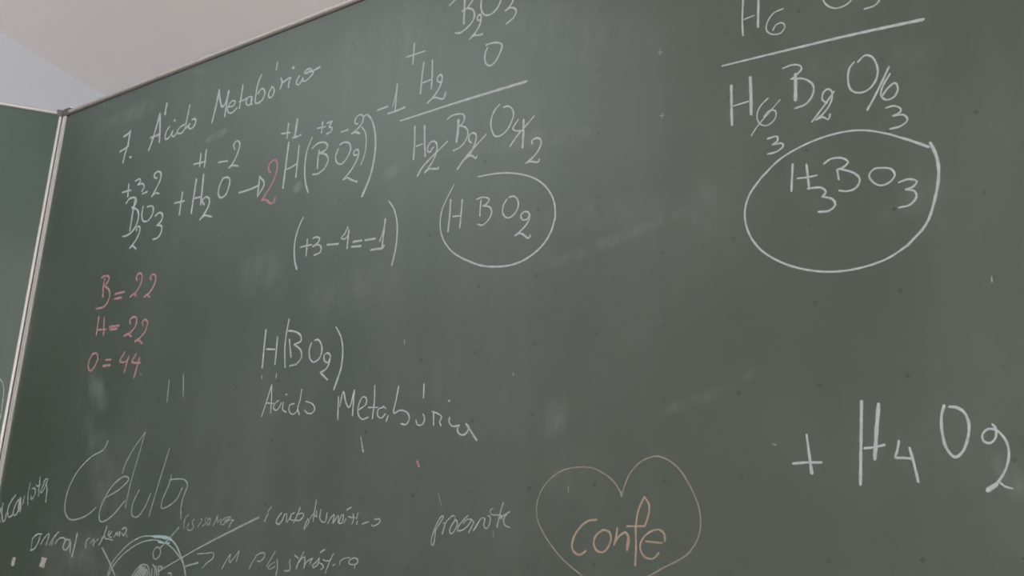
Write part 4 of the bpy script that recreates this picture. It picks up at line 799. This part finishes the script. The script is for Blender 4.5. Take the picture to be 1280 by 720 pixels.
def chalk(name, strokes, parent, origin, label=None, sign=1.0):
    """strokes in board millimetres -> one mesh of low powdery beads lying on the board"""
    xs = [p[0] for s in strokes for p in s[3]]
    zs = [p[1] for s in strokes for p in s[3]]
    cx, cz = (min(xs) + max(xs)) / 2000, (min(zs) + max(zs)) / 2000
    v, f, uv, mats, fm = [], [], [], [], []
    for m, w0, w1, pts in strokes:
        path = smooth_path([(p[0] / 1000, p[1] / 1000) for p in pts], 0.0030)
        q = [path[0]]
        for p in path[1:]:
            if math.hypot(p[0] - q[-1][0], p[1] - q[-1][1]) > 1e-5:
                q.append(p)
        path = q
        if CHALK[m] not in mats:
            mats.append(CHALK[m])
        mi = mats.index(CHALK[m])
        n = len(path)
        lift = 0.00012 + LIFT[0]
        LIFT[0] = (LIFT[0] + 0.000013) % 0.00016
        base = len(v)
        ph = random.random() * 50
        acc = 0.0
        W0, W1 = w0 / 2000, w1 / 2000
        rows = []
        for i, p in enumerate(path):
            a = path[max(0, i - 1)]
            b = path[min(n - 1, i + 1)]
            tx, tz = b[0] - a[0], b[1] - a[1]
            l = math.hypot(tx, tz) or 1.0
            tx, tz = tx / l, tz / l
            if i:
                acc += math.hypot(p[0] - path[i - 1][0], p[1] - path[i - 1][1])
            w = W0 + (W1 - W0) * i / (n - 1)
            w *= 1.22 * (1.0 + 0.10 * math.sin(acc * 310 + ph) + 0.07 * math.sin(acc * 837 + ph * 2))
            rows.append((p, tx, tz, w, acc))
        if m != 't2':                                # rounded chalk ends; the broad dabs end square
            p, tx, tz, w, ac = rows[0]
            rows.insert(0, ((p[0] - tx * w * 0.6, p[1] - tz * w * 0.6), tx, tz, w * 0.45, ac - w * 0.6))
            p, tx, tz, w, ac = rows[-1]
            rows.append(((p[0] + tx * w * 0.6, p[1] + tz * w * 0.6), tx, tz, w * 0.45, ac + w * 0.6))
        for p, tx, tz, w, ac in rows:
            for k, (o, h) in enumerate(((-1, 0.0), (0, 0.00035), (1, 0.0))):
                v.append((sign * (p[0] - tz * w * o) - cx * sign, -lift - h, p[1] + tx * w * o - cz))
                uv.append((ac * 100, (o + 1) / 2))
        for i in range(len(rows) - 1):
            for k in (0, 1):
                a = base + i * 3 + k
                quad = (a, a + 1, a + 4, a + 3)
                f.append(quad if sign < 0 else tuple(reversed(quad)))
                fm.append(mi)
    o = link(name, v, f, mats, parent, (cx * sign - origin[0], 0, cz - origin[1]), uv, True)
    o.data.polygons.foreach_set('material_index', fm)
    if label:
        o['label'] = label
    return o, (cx * sign, cz)


for name, label, strokes, subs in INSCRIPTIONS:
    if strokes:
        o, org = chalk(name, strokes, board, (0, 0), label)
    else:
        ps = [p for s in subs for k in s[2] for p in k[3]]
        org = (sum(p[0] for p in ps) / len(ps) / 1000, sum(p[1] for p in ps) / len(ps) / 1000)
        o = bpy.data.objects.new(name, None)
        C.objects.link(o)
        o.parent = board
        o.location = (org[0], 0, org[1])
        o['label'] = label
    for sn, sl, ss in subs:
        chalk(sn, ss, o, org, sl)
chalk('chalk_mark', WING_MARKS, wing, (0, 0), 'curved pale chalk line', -1.0)

# ------------------------------------------------------------------ the tube lamp above
lamp = bpy.data.objects.new('ceiling_lamp', None)
C.objects.link(lamp)
lamp.location = (LAMP_U, -LAMP_W, CEIL)
tag(lamp, 'long white tube lamp on the ceiling in front of the chalkboard', 'ceiling lamp')
mb = MB()
mb.box((-0.62, -0.14, -0.05), (0.62, 0.14, 0.0), 0.006)
mb.build('lamp_housing', M_WHITE, lamp)
for y in (-0.07, 0.07):
    mb = MB()
    mb.cyl((-0.58, y, -0.066), (0.58, y, -0.066), 0.013)
    mb.build('tube', M_TUBE, lamp)
